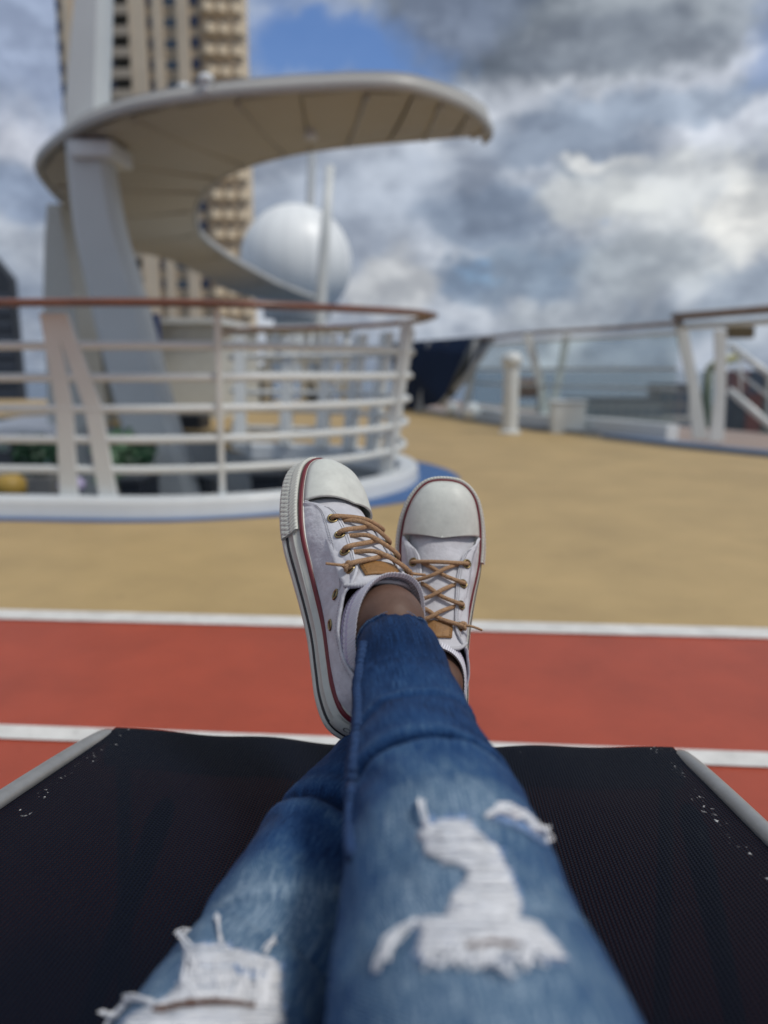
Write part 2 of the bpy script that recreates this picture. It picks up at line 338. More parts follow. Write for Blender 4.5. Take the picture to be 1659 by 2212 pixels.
# wing wall left of the pylon
ww = empty('wing_pillar', (ATY(120, 1100, 11.5).x, 11.5, -2.7), 'pale tapering pillar left of the curved pylon', 'pillar')
mb = MB(); sec = []
for x0, x1, y in ((108, 232, 1400), (106, 210, 1000), (98, 178, 800), (92, 160, 640), (94, 140, 520), (100, 128, 440)):
    a, b = ATY(x0, y, 11.5), ATY(x1, y, 11.5); sec.append([a, b, b+Vector((.1, .5, 0)), a+Vector((.1, .5, 0))])
sec[0] = [Vector((v.x, v.y, -2.7)) for v in sec[0]]
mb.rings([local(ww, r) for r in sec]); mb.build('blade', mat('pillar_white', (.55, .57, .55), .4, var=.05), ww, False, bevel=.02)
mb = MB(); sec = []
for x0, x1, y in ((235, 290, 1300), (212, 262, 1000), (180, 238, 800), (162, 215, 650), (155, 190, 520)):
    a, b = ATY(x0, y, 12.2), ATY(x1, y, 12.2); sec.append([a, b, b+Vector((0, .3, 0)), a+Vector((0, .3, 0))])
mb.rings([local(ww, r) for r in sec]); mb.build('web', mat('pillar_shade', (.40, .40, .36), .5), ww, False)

# ================================================================== RADOME, MASTS
c = ATY(640, 568, 34.); R_ = 113/F*34.8
rd = empty('radar_dome', (c.x, c.y, c.z-R_*1.6), 'big white radar dome behind the crescent canopy', 'radome')
mb = MB(); mb.ball((0, 0, R_*1.6), R_, 40, 24); mb.build('dome', mat('radome_white', (.90, .93, .94), .4, var=.04, vscale=.7), rd, True)
for k in range(8):
    mb = MB(); a = k*math.pi/8; mb.tube([(R_*1.001*math.cos(t)*math.cos(a), R_*1.001*math.cos(t)*math.sin(a), R_*1.6+R_*1.001*math.sin(t)) for t in [i*math.pi*2/48 for i in range(48)]], .006, 5, closed=True); mb.build('seam', GREYP, rd, True)
mb = MB(); mb.tube([(0, 0, R_*.62), (0, 0, R_*.80)], R_*.62, 28); mb.build('collar', GREYP, rd, False)
mb = MB(); mb.tube([(0, 0, -1.2), (0, 0, R_*.1), (0, 0, R_*.62)], [R_*.50, R_*.5, R_*.42], 28); mb.build('pedestal', WHITE, rd, False)
mb = MB(); mb.box((-R_*.55, -R_*.55, -R_*.0), (R_*.55, R_*.55, R_*.18)); mb.build('platform', WHITEB, rd, False, bevel=.05)
A, B = ATY(690, 690, 24.), ATY(713, 358, 24.)
pm = empty('mast', (A.x, A.y, 0), 'pale slanting mast in front of the radar dome', 'mast')
mb = MB(); mb.tube(local(pm, [Vector((A.x-.05, A.y, 0)), A, A.lerp(B, .5), B]), [.21, .20, .17, .13], 12); mb.build('pole', WHITE, pm, True)
mb = MB(); mb.box((-.45, -.45, 0), (.35, .45, .08)); mb.build('base_plate', WHITE, pm, False, bevel=.02)
A, B = ATY(660, 700, 40.), ATY(676, 285, 40.)
pm = empty('antenna_pole', (A.x, A.y, 0), 'thin grey pole standing behind the radar dome', 'pole')
mb = MB(); mb.tube(local(pm, [Vector((A.x, A.y, 0)), A, B]), [.26, .26, .2], 10); mb.build('pole', GREYP, pm, True)
mb = MB(); mb.box((-.4, -.4, 0), (.4, .4, .1)); mb.build('base_plate', GREYP, pm, False)
for z in (5., 8.): 
    mb = MB(); mb.tube([(-.1, 0, z), (.1, 0, z)], .36, 10); mb.build('clamp', GREYP, pm, False)

# white equipment frame on the far deck below the dome
ef = empty('steel_gantry', tuple(GZ(620, 872)), 'white braced steel gantry on the far deck below the radar dome', 'gantry')
EY = 17.5
for x in (535, 575, 612, 655, 700, 742):
    a, b = ATY(x, 868, EY), ATY(x+8, 705, EY); a.z = 0; mb = MB(); mb.tube(local(ef, [a, b]), .085, 8); mb.build('post', WHITE, ef, True)
for x0, x1, ya, yb in ((535, 612, 860, 715), (700, 612, 860, 715), (742, 660, 850, 740)):
    mb = MB(); mb.tube(local(ef, [ATY(x0, ya, EY-.02), ATY(x1, yb, EY-.02)]), .05, 8); mb.build('brace', WHITE, ef, True)
for y, rr_ in ((712, .09), (775, .06)):
    mb = MB(); mb.tube(local(ef, [ATY(520, y, EY-.1), ATY(760, y, EY-.1)]), rr_, 8); mb.build('beam', WHITE, ef, True)
for x, y, w_, h_ in ((560, 815, .5, .55), (680, 825, .6, .45)):
    c = ATY(x, y, EY+.5); mb = MB(); mb.box((c.x-w_/2, c.y, 0), (c.x+w_/2, c.y+.5, c.z+h_/2)); mb.v = local(ef, mb.v); mb.build('cabinet', mat('cabinet_grey', (.12, .125, .13), .5, var=.2), ef, False, bevel=.03)

# ================================================================== TOWER BLOCK
TY = 134.
def tx(x, y=400): return ATY(x, y, TY).x
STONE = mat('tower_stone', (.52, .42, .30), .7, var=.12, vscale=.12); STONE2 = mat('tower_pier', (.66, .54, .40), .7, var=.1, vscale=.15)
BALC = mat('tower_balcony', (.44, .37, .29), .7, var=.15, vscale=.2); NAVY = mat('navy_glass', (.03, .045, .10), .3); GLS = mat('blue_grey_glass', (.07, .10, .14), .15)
DARK = mat('recess_shade', (.03, .028, .02), .8); SUNST = mat('sunlit_stone', (.80, .65, .46), .7, var=.12, vscale=.2)  # stone of the tower's right part made paler, sunlight put into its colour
X0, X1, X2 = tx(141), tx(441), tx(536)
z0t, sh = -32., 3.27
tw = empty('apartment_tower', ((X0+X2)/2, TY, z0t), 'tall beige apartment tower with navy windows behind the canopy', 'tower')
ox, oy, oz = tw.location
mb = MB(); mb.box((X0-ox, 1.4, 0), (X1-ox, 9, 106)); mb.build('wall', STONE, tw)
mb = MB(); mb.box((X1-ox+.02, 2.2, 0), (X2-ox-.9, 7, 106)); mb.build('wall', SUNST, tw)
def proto(name, bx, m):
    mb = MB(); mb.box(*bx); o = mb.build(name, m, tw); return o
def px_w(a, b): return tx(a)-ox, tx(b)-ox
for a, b in ((158, 176), (296, 331), (346, 366), (396, 420)):
    x0_, x1_ = px_w(a, b); mb = MB(); mb.box((x0_, .3, 0), (x1_, 1.6, 106)); mb.build('pier', STONE2, tw)
meshes = {}
def rep(name, bx, m, loc, key):
    if key not in meshes: mb = MB(); mb.box(*bx); o = mb.build(name, m, tw); meshes[key] = o.data
    else: o = bpy.data.objects.new(name, meshes[key]); COL.objects.link(o); o.parent = tw
    o.location = loc; return o
for k in range(5, 31):
    z = (k+.35)*sh
    for i, (a, b, m, hh) in enumerate(((141, 156, NAVY, 1.5), (241, 258, NAVY, 1.7), (331, 345, NAVY, 1.6), (367, 394, GLS, 1.35), (421, 439, NAVY, 1.6))):
        x0_, x1_ = px_w(a, b); rep('window', ((0, 0, 0), (x1_-x0_, .3, hh)), m, (x0_, 1.2 if i != 3 else 1.15, z+.4), 'w%d' % i)
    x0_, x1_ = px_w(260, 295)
    rep('recess_shade_slab', ((0, 0, 0), (x1_-x0_, .3, 1.6)), DARK, (x0_, 1.22, z+.5), 'rec')  # near-black slab on the wall, the recess's shade put into its colour
    rep('balcony', ((0, 0, 0), (x1_-x0_+.6, 1.3, 1.5)), BALC, (x0_-.3, .0, z-1.1), 'bal')
    x0_, x1_ = px_w(367, 394); rep('spandrel', ((0, 0, 0), (x1_-x0_, .4, .35)), STONE2, (x0_, 1.08, z-.2), 'span')
    for j, xx in enumerate((444, 470, 498)):
        p = tx(xx+(4 if k % 2 else 0))-ox
        if ('rb', j) not in meshes:
            mb = MB(); wq = 2.5
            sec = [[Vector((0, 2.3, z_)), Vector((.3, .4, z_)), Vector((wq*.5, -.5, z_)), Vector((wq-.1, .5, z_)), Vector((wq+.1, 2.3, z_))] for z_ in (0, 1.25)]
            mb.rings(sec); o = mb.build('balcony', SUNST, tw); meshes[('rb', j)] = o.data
        else: o = bpy.data.objects.new('balcony', meshes[('rb', j)]); COL.objects.link(o); o.parent = tw
        o.location = (p, j*.5, z-1.0)
        rep('balcony_door', ((0, 0, 0), (1.2, .2, 1.3)), BALC, (p+.5, 2.05, z+.3), 'bd')
# dark block at the left edge
c = ATY(5, 700, 180.)
dt = empty('dark_tower', (c.x-4, 180, -32), 'dark slate high-rise at the far left edge', 'tower')
mb = MB(); hw = 6.; zt = ATY(0, 552, 180).z+32; zs = ATY(0, 600, 180).z+32; xr = ATY(30, 700, 180).x-dt.location.x
mb.rings([[Vector((-14, 0, 0)), Vector((xr, 0, 0)), Vector((xr, 3, 0)), Vector((-14, 3, 0))], [Vector((-14, 0, zs)), Vector((xr, 0, zs)), Vector((xr, 3, zs)), Vector((-14, 3, zs))], [Vector((-14, 0, zt)), Vector((xr-4, 0, zt)), Vector((xr-4, 3, zt)), Vector((-14, 3, zt))]])
mb.build('wall', mat('slate_wall', (.035, .04, .05), .5, var=.2, vscale=.1), dt)
k = 0
while 16+k*3.4 < zs-2:
    mb = MB(); mb.box((-13, -.25, 16+k*3.4), (xr-.5, .1, 17.4+k*3.4)); mb.build('window_band', mat('slate_glass', (.05, .06, .08), .15), dt); k += 1

# ================================================================== RIGHT-HAND DECK EDGE
EC = [Vector((x, y, 0)) for x, y in EDGE]
def en(i):
    t = EC[min(i+1, len(EC)-1)]-EC[max(i-1, 0)]; t.normalize(); n_ = Vector((-t.y, t.x, 0))
    return n_ if n_.x > 0 or n_.y > 0 and n_.x > -.1 else -n_
def eoff(d, z, i0, i1): return [EC[i]+en(i)*d+Vector((0, 0, z)) for i in range(i0, i1)]
# find index range of the edge curve by Y
iA = min(range(len(EC)), key=lambda i: abs(EC[i].y-16.2)); iB = min(range(len(EC)), key=lambda i: abs(EC[i].y-9.0)); iC = len(EC)-3
def strip(name, d0, d1, z0, z1, i0, i1, m, parent=None, **k):
    mb = MB(); sec = []
    for i in range(i0, i1): sec.append([EC[i]+en(i)*d0+Vector((0, 0, z0)), EC[i]+en(i)*d0+Vector((0, 0, z1)), EC[i]+en(i)*d1+Vector((0, 0, z1)), EC[i]+en(i)*d1+Vector((0, 0, z0))])
    mb.rings(sec)
    if parent: mb.v = local(parent, mb.v)
    return mb.build(name, m, parent, False, **k)
strip('edge_kerb', -.10, .16, -.3, .045, iB-2, iC, mat('blue_kerb', (.15, .21, .32), .5, var=.1), kind='structure')
strip('edge_kerb', -.06, .16, -.3, .05, iA-4, iB-2, mat('grey_kerb', (.22, .23, .25), .5, var=.1), kind='structure')
strip('side_deck', .16, 2.6, -.34, -.02, iA-4, iC, mat('pink_deck', (.33, .25, .21), .6, var=.1, vscale=1), kind='structure')
fr = empty('glazed_railing', tuple(EC[iB]+en(iB)*.3), 'glass-panelled railing with grey-brown handrail along the right deck edge', 'railing')
strip('coaming', .26, .44, -.02, .20, iA+3, iB+1, WHITEB, fr)
mb = MB(); mb.tube(local(fr, eoff(.34, 1.38, iA-3, iB+1)), .055, 10, flat=(.5, 1.2)); mb.build('handrail', WOODG, fr, True)
mb = MB(); mb.tube(local(fr, eoff(.30, 1.45, iB, iC)), .075, 10, flat=(.6, 1.5)); mb.build('handrail', WOODG, fr, True)
for z in (1.27, .86, .62):
    mb = MB(); mb.tube(local(fr, eoff(.34, z, iA-3, iB+1)), .02, 8); mb.build('rail', GREYP if z < 1 else WHITE, fr, True)
mb = MB(); mb.tube(local(fr, eoff(.32, 1.33, iB, iC)), .03, 8); mb.build('rail', WHITE, fr, True)
GLASS = bpy.data.materials.new('tinted_glass'); GLASS.use_nodes = True
t = GLASS.node_tree; b = t.nodes['Principled BSDF']; b.inputs['Base Color'].default_value = (.50, .55, .56, 1); b.inputs['Roughness'].default_value = .05
tr = t.nodes.new('ShaderNodeBsdfTransparent'); tr.inputs[0].default_value = (.90, .94, .94, 1); mx = t.nodes.new('ShaderNodeMixShader'); mx.inputs[0].default_value = .10
t.links.new(tr.outputs[0], mx.inputs[1]); t.links.new(b.outputs[0], mx.inputs[2]); t.links.new(mx.outputs[0], t.nodes['Material Output'].inputs[0])
for i in range(iA+3, iB, 2):
    mb = MB(); sec = []
    for q in (i, i+1, i+2):
        q = min(q, iB); c = EC[q]+en(q)*.34; n_ = en(q)*.006; sec.append([c-n_+Vector((0, 0, .22)), c-n_+Vector((0, 0, 1.25)), c+n_+Vector((0, 0, 1.25)), c+n_+Vector((0, 0, .22))])
    mb.rings(sec); mb.v = local(fr, mb.v); mb.build('pane', GLASS, fr, False)
def leanpost(xt, yt, xb, yb, Y, w_, par, m=WHITE, th=.02):
    mb = MB(); A, B = ATY(xb, yb, Y), ATY(xt, yt, Y); sec = []
    C = A.lerp(B, .45)+Vector((.03, 0, 0))
    for c, k in ((A, 1.25), (C, .85), (B, 1.)): sec.append([c+Vector((-w_*k, -th, 0)), c+Vector((w_*k, -th, 0)), c+Vector((w_*k, th, 0)), c+Vector((-w_*k, th, 0))])
    mb.rings(sec); mb.v = local(par, mb.v); return mb.build('post', m, par, False, bevel=.01)
leanpost(1470, 702, 1512, 950, 9.35, .075, fr); leanpost(1556, 712, 1546, 955, 9.1, .07, fr)
leanpost(1140, 722, 1185, 925, 11.2, .07, fr); leanpost(1225, 722, 1180, 925, 11.25, .06, fr)
leanpost(1030, 735, 1000, 905, 13.2, .07, fr, GREYP); leanpost(930, 738, 905, 890, 15.3, .07, fr, GREYP)
leanpost(1700, 700, 1690, 990, 7.9, .06, fr)
# navy windbreak
nb = empty('navy_windbreak', tuple(GZ(930, 905)), 'dark navy slanted windbreak panel at the far deck edge', 'windbreak')
NB = mat('navy_canvas', (.008, .020, .055), .8, var=.2, vscale=1.2, spec=.1)
pts = [(840, 741, 17.5), (1072, 724, 12.9), (1040, 768, 12.9), (1002, 820, 13.2), (955, 872, 14.), (862, 892, 17.2)]
A = [ATY(*q) for q in pts]; n_ = Vector((.35, .94, 0))*.06
mb = MB(); mb.rings([local(nb, [p for p in A]), local(nb, [p+n_ for p in A])]); mb.build('panel', NB, nb, False, bevel=.01)
A = [ATY(*q) for q in ((1069, 724, 12.85), (1041, 768, 12.85), (1003, 820, 13.15), (954, 874, 13.95))]
mb = MB(); mb.tube(local(nb, A), .05, 8); mb.build('frame', GREYP, nb, True)
for a_, b_ in (((1030, 733, 13.3), (975, 855, 13.6)), ((975, 738, 14.6), (905, 885, 15.6))):
    mb = MB(); mb.tube(local(nb, [ATY(*a_)-n_, ATY(*b_)-n_]), .07, 8); mb.build('stay', mat('dark_steel', (.05, .06, .07), .4), nb, True)
# bollard post and mooring lamps
b0 = GZ(1101, 936)
bp = empty('bollard', tuple(b0), 'thick white bollard post with round cap on the tan deck', 'bollard')
mb = MB(); mb.tube([(0, 0, 0), (0, 0, .03), (0, 0, .05), (0, 0, .9)], [.15, .15, .105, .10], 20); mb.build('post', WHITE, bp, True).modifiers.new('e', 'EDGE_SPLIT')
mb = MB(); mb.tube([(0, 0, .9), (0, 0, .92), (0, 0, 1.0), (0, 0, 1.06), (0, 0, 1.08)], [.11, .135, .135, .10, .03], 20); mb.build('cap', WHITE, bp, True)
for x, y, r, lb in ((1020, 888, .15, 'larger of two white round deck lamps by the navy windbreak'), (976, 882, .12, 'smaller of two white round deck lamps by the navy windbreak')):
    c = ATY(x, y, 12.6 if r > .13 else 13.6); o = empty('deck_lamp', (c.x, c.y, 0), lb, 'lamp', 'round deck lamps')
    mb = MB(); mb.tube([(0, 0, 0), (0, 0, max(.05, c.z-r))], .05, 10); mb.build('stem', GREYP, o, True)
    mb = MB(); mb.ball((0, 0, max(c.z, r)), r, 20, 12); mb.build('globe', mat('globe_white', (.85, .87, .88), .2), o, True)
# white locker and machinery on the side deck
c = GZ(1228, 936); lk = empty('deck_locker', (c.x, c.y, -.02), 'white deck locker behind the glass railing', 'locker')
mb = MB(); mb.box((-.22, 0, 0), (.22, .4, .42)); mb.build('body', WHITE, lk, False, bevel=.02); mb = MB(); mb.box((-.24, -.02, .423), (.24, .42, .46)); mb.build('lid', WHITEB, lk, False, bevel=.015)
c = ATY(1130, 905, 13.5); wn_ = empty('winch', (c.x, c.y, -.02), 'dark brown winch between the railing posts', 'winch')
mb = MB(); mb.tube([(-.22, 0, .55), (.22, 0, .55)], .17, 16); mb.build('drum', mat('rust_brown', (.13, .07, .05), .7, var=.3), wn_, False)
for s in (-1, 1):
    mb = MB(); mb.box((s*.28-.03, -.2, 0), (s*.28+.03, .2, .85)); mb.build('cheek', GREYP, wn_, False, bevel=.02)
# stair railing at the far right
sr = empty('stair_railing', tuple(ATY(1590, 900, 10.5)), 'white sloping stair railing at the far right edge', 'railing')
for (xa, ya), (xb, yb), r in (((1575, 745), (1720, 852), .045), ((1575, 842), (1720, 968), .05), ((1580, 792), (1720, 905), .02)):
    mb = MB(); mb.tube(local(sr, [ATY(xa, ya, 10.5), ATY(xb, yb, 10.3)]), r, 8); mb.build('rail', WHITE, sr, True)
for xx in (1600, 1660, 1710):
    mb = MB(); k = (xx-1575)/145; mb.tube(local(sr, [ATY(xx, 745+k*107, 10.45), ATY(xx, 842+k*126, 10.45)]), .02, 8); mb.build('post', WHITE, sr, True)
c = ATY(1602, 715, 10.); o = MB(); hb = empty('sign_box', tuple(c), 'small brown box fixed below the far right handrail', 'box')
o.box((-.17, -.04, -.09), (.15, .1, .06)); o.build('case', mat('olive_box', (.10, .075, .035), .6), hb, False, bevel=.01)
o = MB(); o.box((-.03, .1, -.03), (.03, .25, .03)); o.build('bracket', GREYP, hb, False)

# ================================================================== FAR HARBOUR
def block(name, x0, x1, yt, Y, lab, cat, m, rows=2, cols=6, dep=30, zb=-32):
    A, B = ATY(x0, yt, Y), ATY(x1, yt, Y); h_ = A.z-zb; o = empty(name, ((A.x+B.x)/2, Y, zb), lab, cat); hw = (B.x-A.x)/2
    mb = MB(); mb.box((-hw, 0, 0), (hw, dep, h_)); mb.build('wall', m, o); mb = MB(); mb.box((-hw-.5, -.6, h_), (hw+.5, dep+.5, h_+.7)); mb.build('roof', mat('roof_dark', (.10, .10, .11), .7), o)
    for r in range(rows):
        for c_ in range(cols):
            x = -hw+(c_+.5)*2*hw/cols; z = h_*(r+.6)/(rows+.4); mb = MB(); mb.box((x-hw/cols*.6, -.15, z-h_*.12), (x+hw/cols*.6, .2, z+h_*.12)); mb.build('window', GLS, o)
    return o
HB = mat('harbour_grey', (.22, .225, .23), .7, var=.15, vscale=.05)
block('terminal_building', 1238, 1432, 862, 480, 'long low grey harbour terminal beyond the glass railing', 'building', HB, 1, 9)
block('warehouse', 1428, 1492, 832, 500, 'taller grey harbour warehouse beside the long terminal', 'building', mat('warehouse_grey', (.17, .17, .175), .7, var=.1, vscale=.05), 2, 3)
mb = MB(); mb.box((-400, 470, -32), (900, 640, -28.5)); mb.build('quay', mat('quay_concrete', (.26, .26, .25), .8, var=.1, vscale=.02), None, False, kind='structure')
cols = [(.20, .10, .09), (.08, .10, .13), (.20, .17, .10), (.06, .07, .08), (.18, .08, .07), (.10, .13, .12)]
nm = ['red', 'slate blue', 'yellow', 'black', 'dark red', 'green']
for k in range(6):
    Y = 340; x = 1582+(k % 3)*34; z = ATY(1600, 800+50*(k//3), Y).z; c = ATY(x, 840, Y)
    o = empty('shipping_container', (c.x, Y, -32), '%s block in the stack of harbour containers at the far right' % nm[k], 'container', 'harbour containers')
    mb = MB(); hz = z+32; zb = 0 if k >= 3 else ATY(1600, 850, Y).z+32+.05; mb.box((0, 0, zb), (7.0, 12, hz)); mb.build('body', mat('container_%d' % k, cols[k], .6, var=.2, vscale=.2), o)
    for q in range(7):
        mb = MB(); mb.box((q+.2, -.12, zb+.2), (q+.5, .02, hz-.2)); mb.build('rib', MATS['container_%d' % k], o)
# yellow-green crane-like davit
c = ATY(1528, 835, 60); o = empty('yellow_davit', (c.x, 60, -6), 'yellow-green davit arm between the right posts', 'davit')
mb = MB(); T_ = ATY(1530, 800, 60)-o.location; mb.tube([(0, 0, 0), (0, 0, T_.z*.6), T_], [.5, .45, .35], 8); mb.build('post', mat('davit_green', (.09, .12, .08), .5), o, True)
mb = MB(); mb.tube([T_, ATY(1548, 785, 60)-o.location, ATY(1592, 772, 60)-o.location], .35, 8); mb.build('arm', mat('davit_yellow', (.36, .35, .18), .5), o, True)

# ================================================================== LOWER POOL DECK
def low(x, y, Y): return ATY(x, y, Y)
dh = ATY(405, 700, 13.); dk = empty('deckhouse', (dh.x, 13., -2.7), 'white deckhouse wall right of the curved pylon', 'deckhouse')
hw = 62/F*13.2; mb = MB(); mb.box((-hw, 0, 0), (hw, 3, dh.z+2.7)); mb.build('wall', mat('deckhouse_white', (.52, .54, .52), .5, var=.08), dk, False, bevel=.03)
mb = MB(); mb.box((-hw-.1, -.15, dh.z+2.7), (hw+.1, 3.1, dh.z+2.8)); mb.build('roof', WHITE, dk)
for x, y, ww_, hh in ((-.28, 2.1, .22, .55), (.22, 2.0, .16, .7), (.1, .9, .3, .45), (-.3, .6, .25, .5)):
    mb = MB(); mb.box((x-ww_/2, -.03, y-hh/2), (x+ww_/2, .05, y+hh/2)); mb.build('window', mat('dark_pane', (.02, .025, .03), .15), dk)
a = low(318, 730, 12.6); mb = MB(); mb.box((0, 0, -.55), (.22, .06, .5)); mb.build('flag', mat('flag_blue', (.03, .06, .20), .7), None, False, bevel=.01, loc=a+Vector((0, 0, -.1)), label='small dark blue banner beside the curved pylon', cat='banner')
c = low(45, 935, 11.); aw = empty('white_awning', (c.x, 11., -2.7), 'white awning over the lower deck at far left', 'awning')
mb = MB(); z_ = c.z+2.7; sec = []
for x_, zz in ((-1.2, -.1), (-.9, .05), (0, .10), (.45, .06), (.58, -.06)): sec.append([Vector((x_, 0, z_+zz-.14)), Vector((x_, 0, z_+zz)), Vector((x_, 1.6, z_+zz+.1)), Vector((x_, 1.6, z_+zz-.04))])
mb.rings(sec); mb.build('cover', mat('awning_white', (.85, .86, .9), .5), aw, False, bevel=.02)
for x_ in (-1., .4):
    mb = MB(); mb.tube([(x_, .3, 0), (x_, .3, z_-.1)], .03, 8); mb.build('leg', WHITE, aw, True)
LEAF = mat('dark_leaves', (.015, .06, .03), .6, var=.5, vscale=6); LEAF2 = mat('pale_leaves', (.10, .20, .11), .6, var=.3, vscale=5)
def planter(x, y, Y, wd, ht, m, lab):
    c = low(x, y, Y); o = empty('planter', (c.x, Y, -2.7), lab, 'planter'); top = c.z+2.7
    mb = MB(); mb.rings([[Vector((-wd*.5, -.2, 0)), Vector((wd*.5, -.2, 0)), Vector((wd*.5, .25, 0)), Vector((-wd*.5, .25, 0))], [Vector((-wd*.55, -.25, top-ht)), Vector((wd*.55, -.25, top-ht)), Vector((wd*.55, .3, top-ht)), Vector((-wd*.55, .3, top-ht))]])
    mb.build('pot', mat('pot_grey', (.16, .165, .17), .7), o, False, bevel=.02)
    mb = MB(); rnd = random.Random(x)
    for k in range(420):
        p = Vector((rnd.uniform(-.5, .5)*wd, rnd.uniform(-.25, .3), top-ht+rnd.random()**.8*ht)); d = Vector((rnd.gauss(0, 1), rnd.gauss(0, 1), rnd.gauss(.4, 1))).normalized(); s_ = d.orthogonal().normalized()
        l = rnd.uniform(.06, .14); mb.add([p, p+d*l*.5+s_*l*.3, p+d*l, p+d*l*.5-s_*l*.3], [(0, 1, 2, 3)])
    mb.build('foliage', m, o, False)
planter(78, 950, 8.6, .52, .42, LEAF, 'dark green planter on the lower deck behind the left railing posts')
planter(246, 940, 8.0, .24, .6, LEAF2, 'pale green plant on the lower deck between railing posts and pylon')
planter(286, 960, 8.3, .22, .3, LEAF, 'narrow dark green planter tight against the foot of the pylon')
c = low(20, 1030, 6.9); o = empty('towel_bin', (c.x, 6.9, -2.7), 'yellow topped towel bin on the lower deck at the left edge', 'bin')
mb = MB(); mb.tube([(0, 0, 0), (0, 0, c.z+2.5)], [.12, .14], 16); mb.build('body', GREYP, o, True)
mb = MB(); mb.tube([(0, 0, c.z+2.5), (0, 0, c.z+2.66), (0, 0, c.z+2.72)], [.15, .15, .09], 16); mb.build('lid', mat('yellow_lid', (.38, .25, .05), .5), o, True)
c = low(155, 1048, 7.); o = empty('lilac_cushion_stool', (c.x, 7., -2.7), 'pale lilac cushioned stool on the lower deck behind the left post', 'stool')
mb = MB(); mb.ball((0, 0, c.z+2.7), .13, 16, 10, (1, 1, .7)); mb.build('cushion', mat('lilac', (.45, .40, .62), .7), o, True)
mb = MB(); mb.tube([(0, 0, 0), (0, 0, .03), (0, 0, .05), (0, 0, c.z+2.6)], [.2, .2, .04, .04], 12); mb.build('leg', GREYP, o, True)
c = low(640, 1000, 8.4)
for k, (x, y, Y, s, lab) in enumerate(((278, 1046, 6.6, .2, 'black equipment crate at the pylon foot seen through the railing'), (575, 1035, 6.9, .3, 'dark equipment crate on the lower deck behind the right shoe toe'), (395, 905, 10.5, .5, 'low dark crate beneath the white deckhouse'))):
    c = low(x, y, Y); o = empty('equipment_crate', (c.x, Y, -2.7), lab, 'crate', 'dark equipment crates')
    mb = MB(); mb.box((-s/2, 0, 0), (s/2, .5, c.z+2.7)); mb.build('body', mat('crate_black', (.012, .016, .025), .5, var=.3), o, False, bevel=.015)
    mb = MB(); mb.box((-s/2-.01, -.02, c.z+2.703), (s/2+.01, .52, c.z+2.76)); mb.build('lid', mat('crate_lid', (.03, .035, .045), .4), o, False, bevel=.01)

# ================================================================== LOUNGER
LX, LW = -.056, .3265
PROF = [(.30, .30), (.50, .36)]  # placeholder, replaced below
def pz(Y):
    P = [(-1.0, 1.12), (-.62, .95), (-.45, .70), (-.32, .50), (-.22, .42), (-.08, .40), (.04, .435), (.16, .495), (.26, .517), (.36, .5037), (.5, .4764), (.65, .4474), (.79, .4205), (.9, .40)]
    for i in range(len(P)-1):
        if Y <= P[i+1][0] or i == len(P)-2:
            t = i+(Y-P[i][0])/(P[i+1][0]-P[i][0]); return cr(P, max(0, min(t, len(P)-1.0001)))[1]
def sag(Y, x):
    s = cr([(.010,), (.026,), (.045,), (.062,), (.066,), (.05,), (.05,), (.05,)], max(0, min(6.99, (.79-Y)/.12)))[0]
    a = abs((x+.01)/(LW+.01)); return s*max(0, math.cos(min(1, a)*math.pi/2))**1.25
lg = empty('sun_lounger', (LX, .1, 0), 'sun lounger with black mesh sling and grey metal frame under the legs', 'lounger')
FRM = mat('lounger_frame_grey', (.33, .335, .34), .38, metal=.35, var=.12, vscale=30, bump=.12, bscale=90)
def L3(p): return Vector(p)-lg.location
for s in (-1, 1):
    X = LX+s*(LW+.005)
    P = [(X, -.66, 1.02), (X, -.5, .77), (X, -.36, .56), (X, -.26, .45), (X, -.14, .405), (X, .0, .415), (X, .14, .48), (X, .24, .513), (X, .36, .5037), (X, .5, .4764), (X, .65, .4474), (X, .75, .4255), (X, .79, .412), (X, .812, .390), (X, .82, .35), (X, .80, .2), (X, .77, .012)]
    mb = MB(); mb.tube([L3(p) for p in spline(P, 90)], .0078, 14, flat=(1, 1.15)); mb.build('side_tube', FRM, lg, True)
    mb = MB(); mb.tube([L3((X, .77, .0)), L3((X, .77, .03))], .022, 14); mb.build('foot_cap', mat('rubber_black', (.02, .02, .02), .7), lg, True)
    mb = MB(); mb.tube([L3((X, -.2, .41)), L3((X, -.3, .2)), L3((X, -.36, .0))], .016, 10); mb.build('leg', FRM, lg, True)
for Y, z in ((.795, .385), (.30, .40), (-.25, .36)):
    mb = MB(); mb.tube([L3((LX-LW-.01, Y, z)), L3((LX+LW+.01, Y, z))], .013, 12); mb.build('cross_bar', FRM, lg, True)
for a, b in ((PX(345, 1770, .78), GZ(165, 2260)), (PX(1500, 1790, .75), GZ(1600, 2260))):
    mb = MB(); mb.tube([L3(a), L3(a.lerp(b, .5)), L3(b)], .032, 10, flat=(.4, 1)); mb.build('brace', mat('brace_steel', (.10, .14, .18), .4, metal=.3), lg, True)
SL = bpy.data.materials.new('black_mesh_sling'); SL.use_nodes = True; t = SL.node_tree; b = t.nodes['Principled BSDF']
uvn = t.nodes.new('ShaderNodeTexCoord'); sx = t.nodes.new('ShaderNodeSeparateXYZ'); t.links.new(uvn.outputs['UV'], sx.inputs[0])
def tm(op, a, b_=None, c_=None):
    n = t.nodes.new('ShaderNodeMath'); n.operation = op
    for i, v in enumerate((a, b_, c_)):
        if v is None: continue
        if isinstance(v, (int, float)): n.inputs[i].default_value = v
        else: t.links.new(v, n.inputs[i])
    return n.outputs[0]
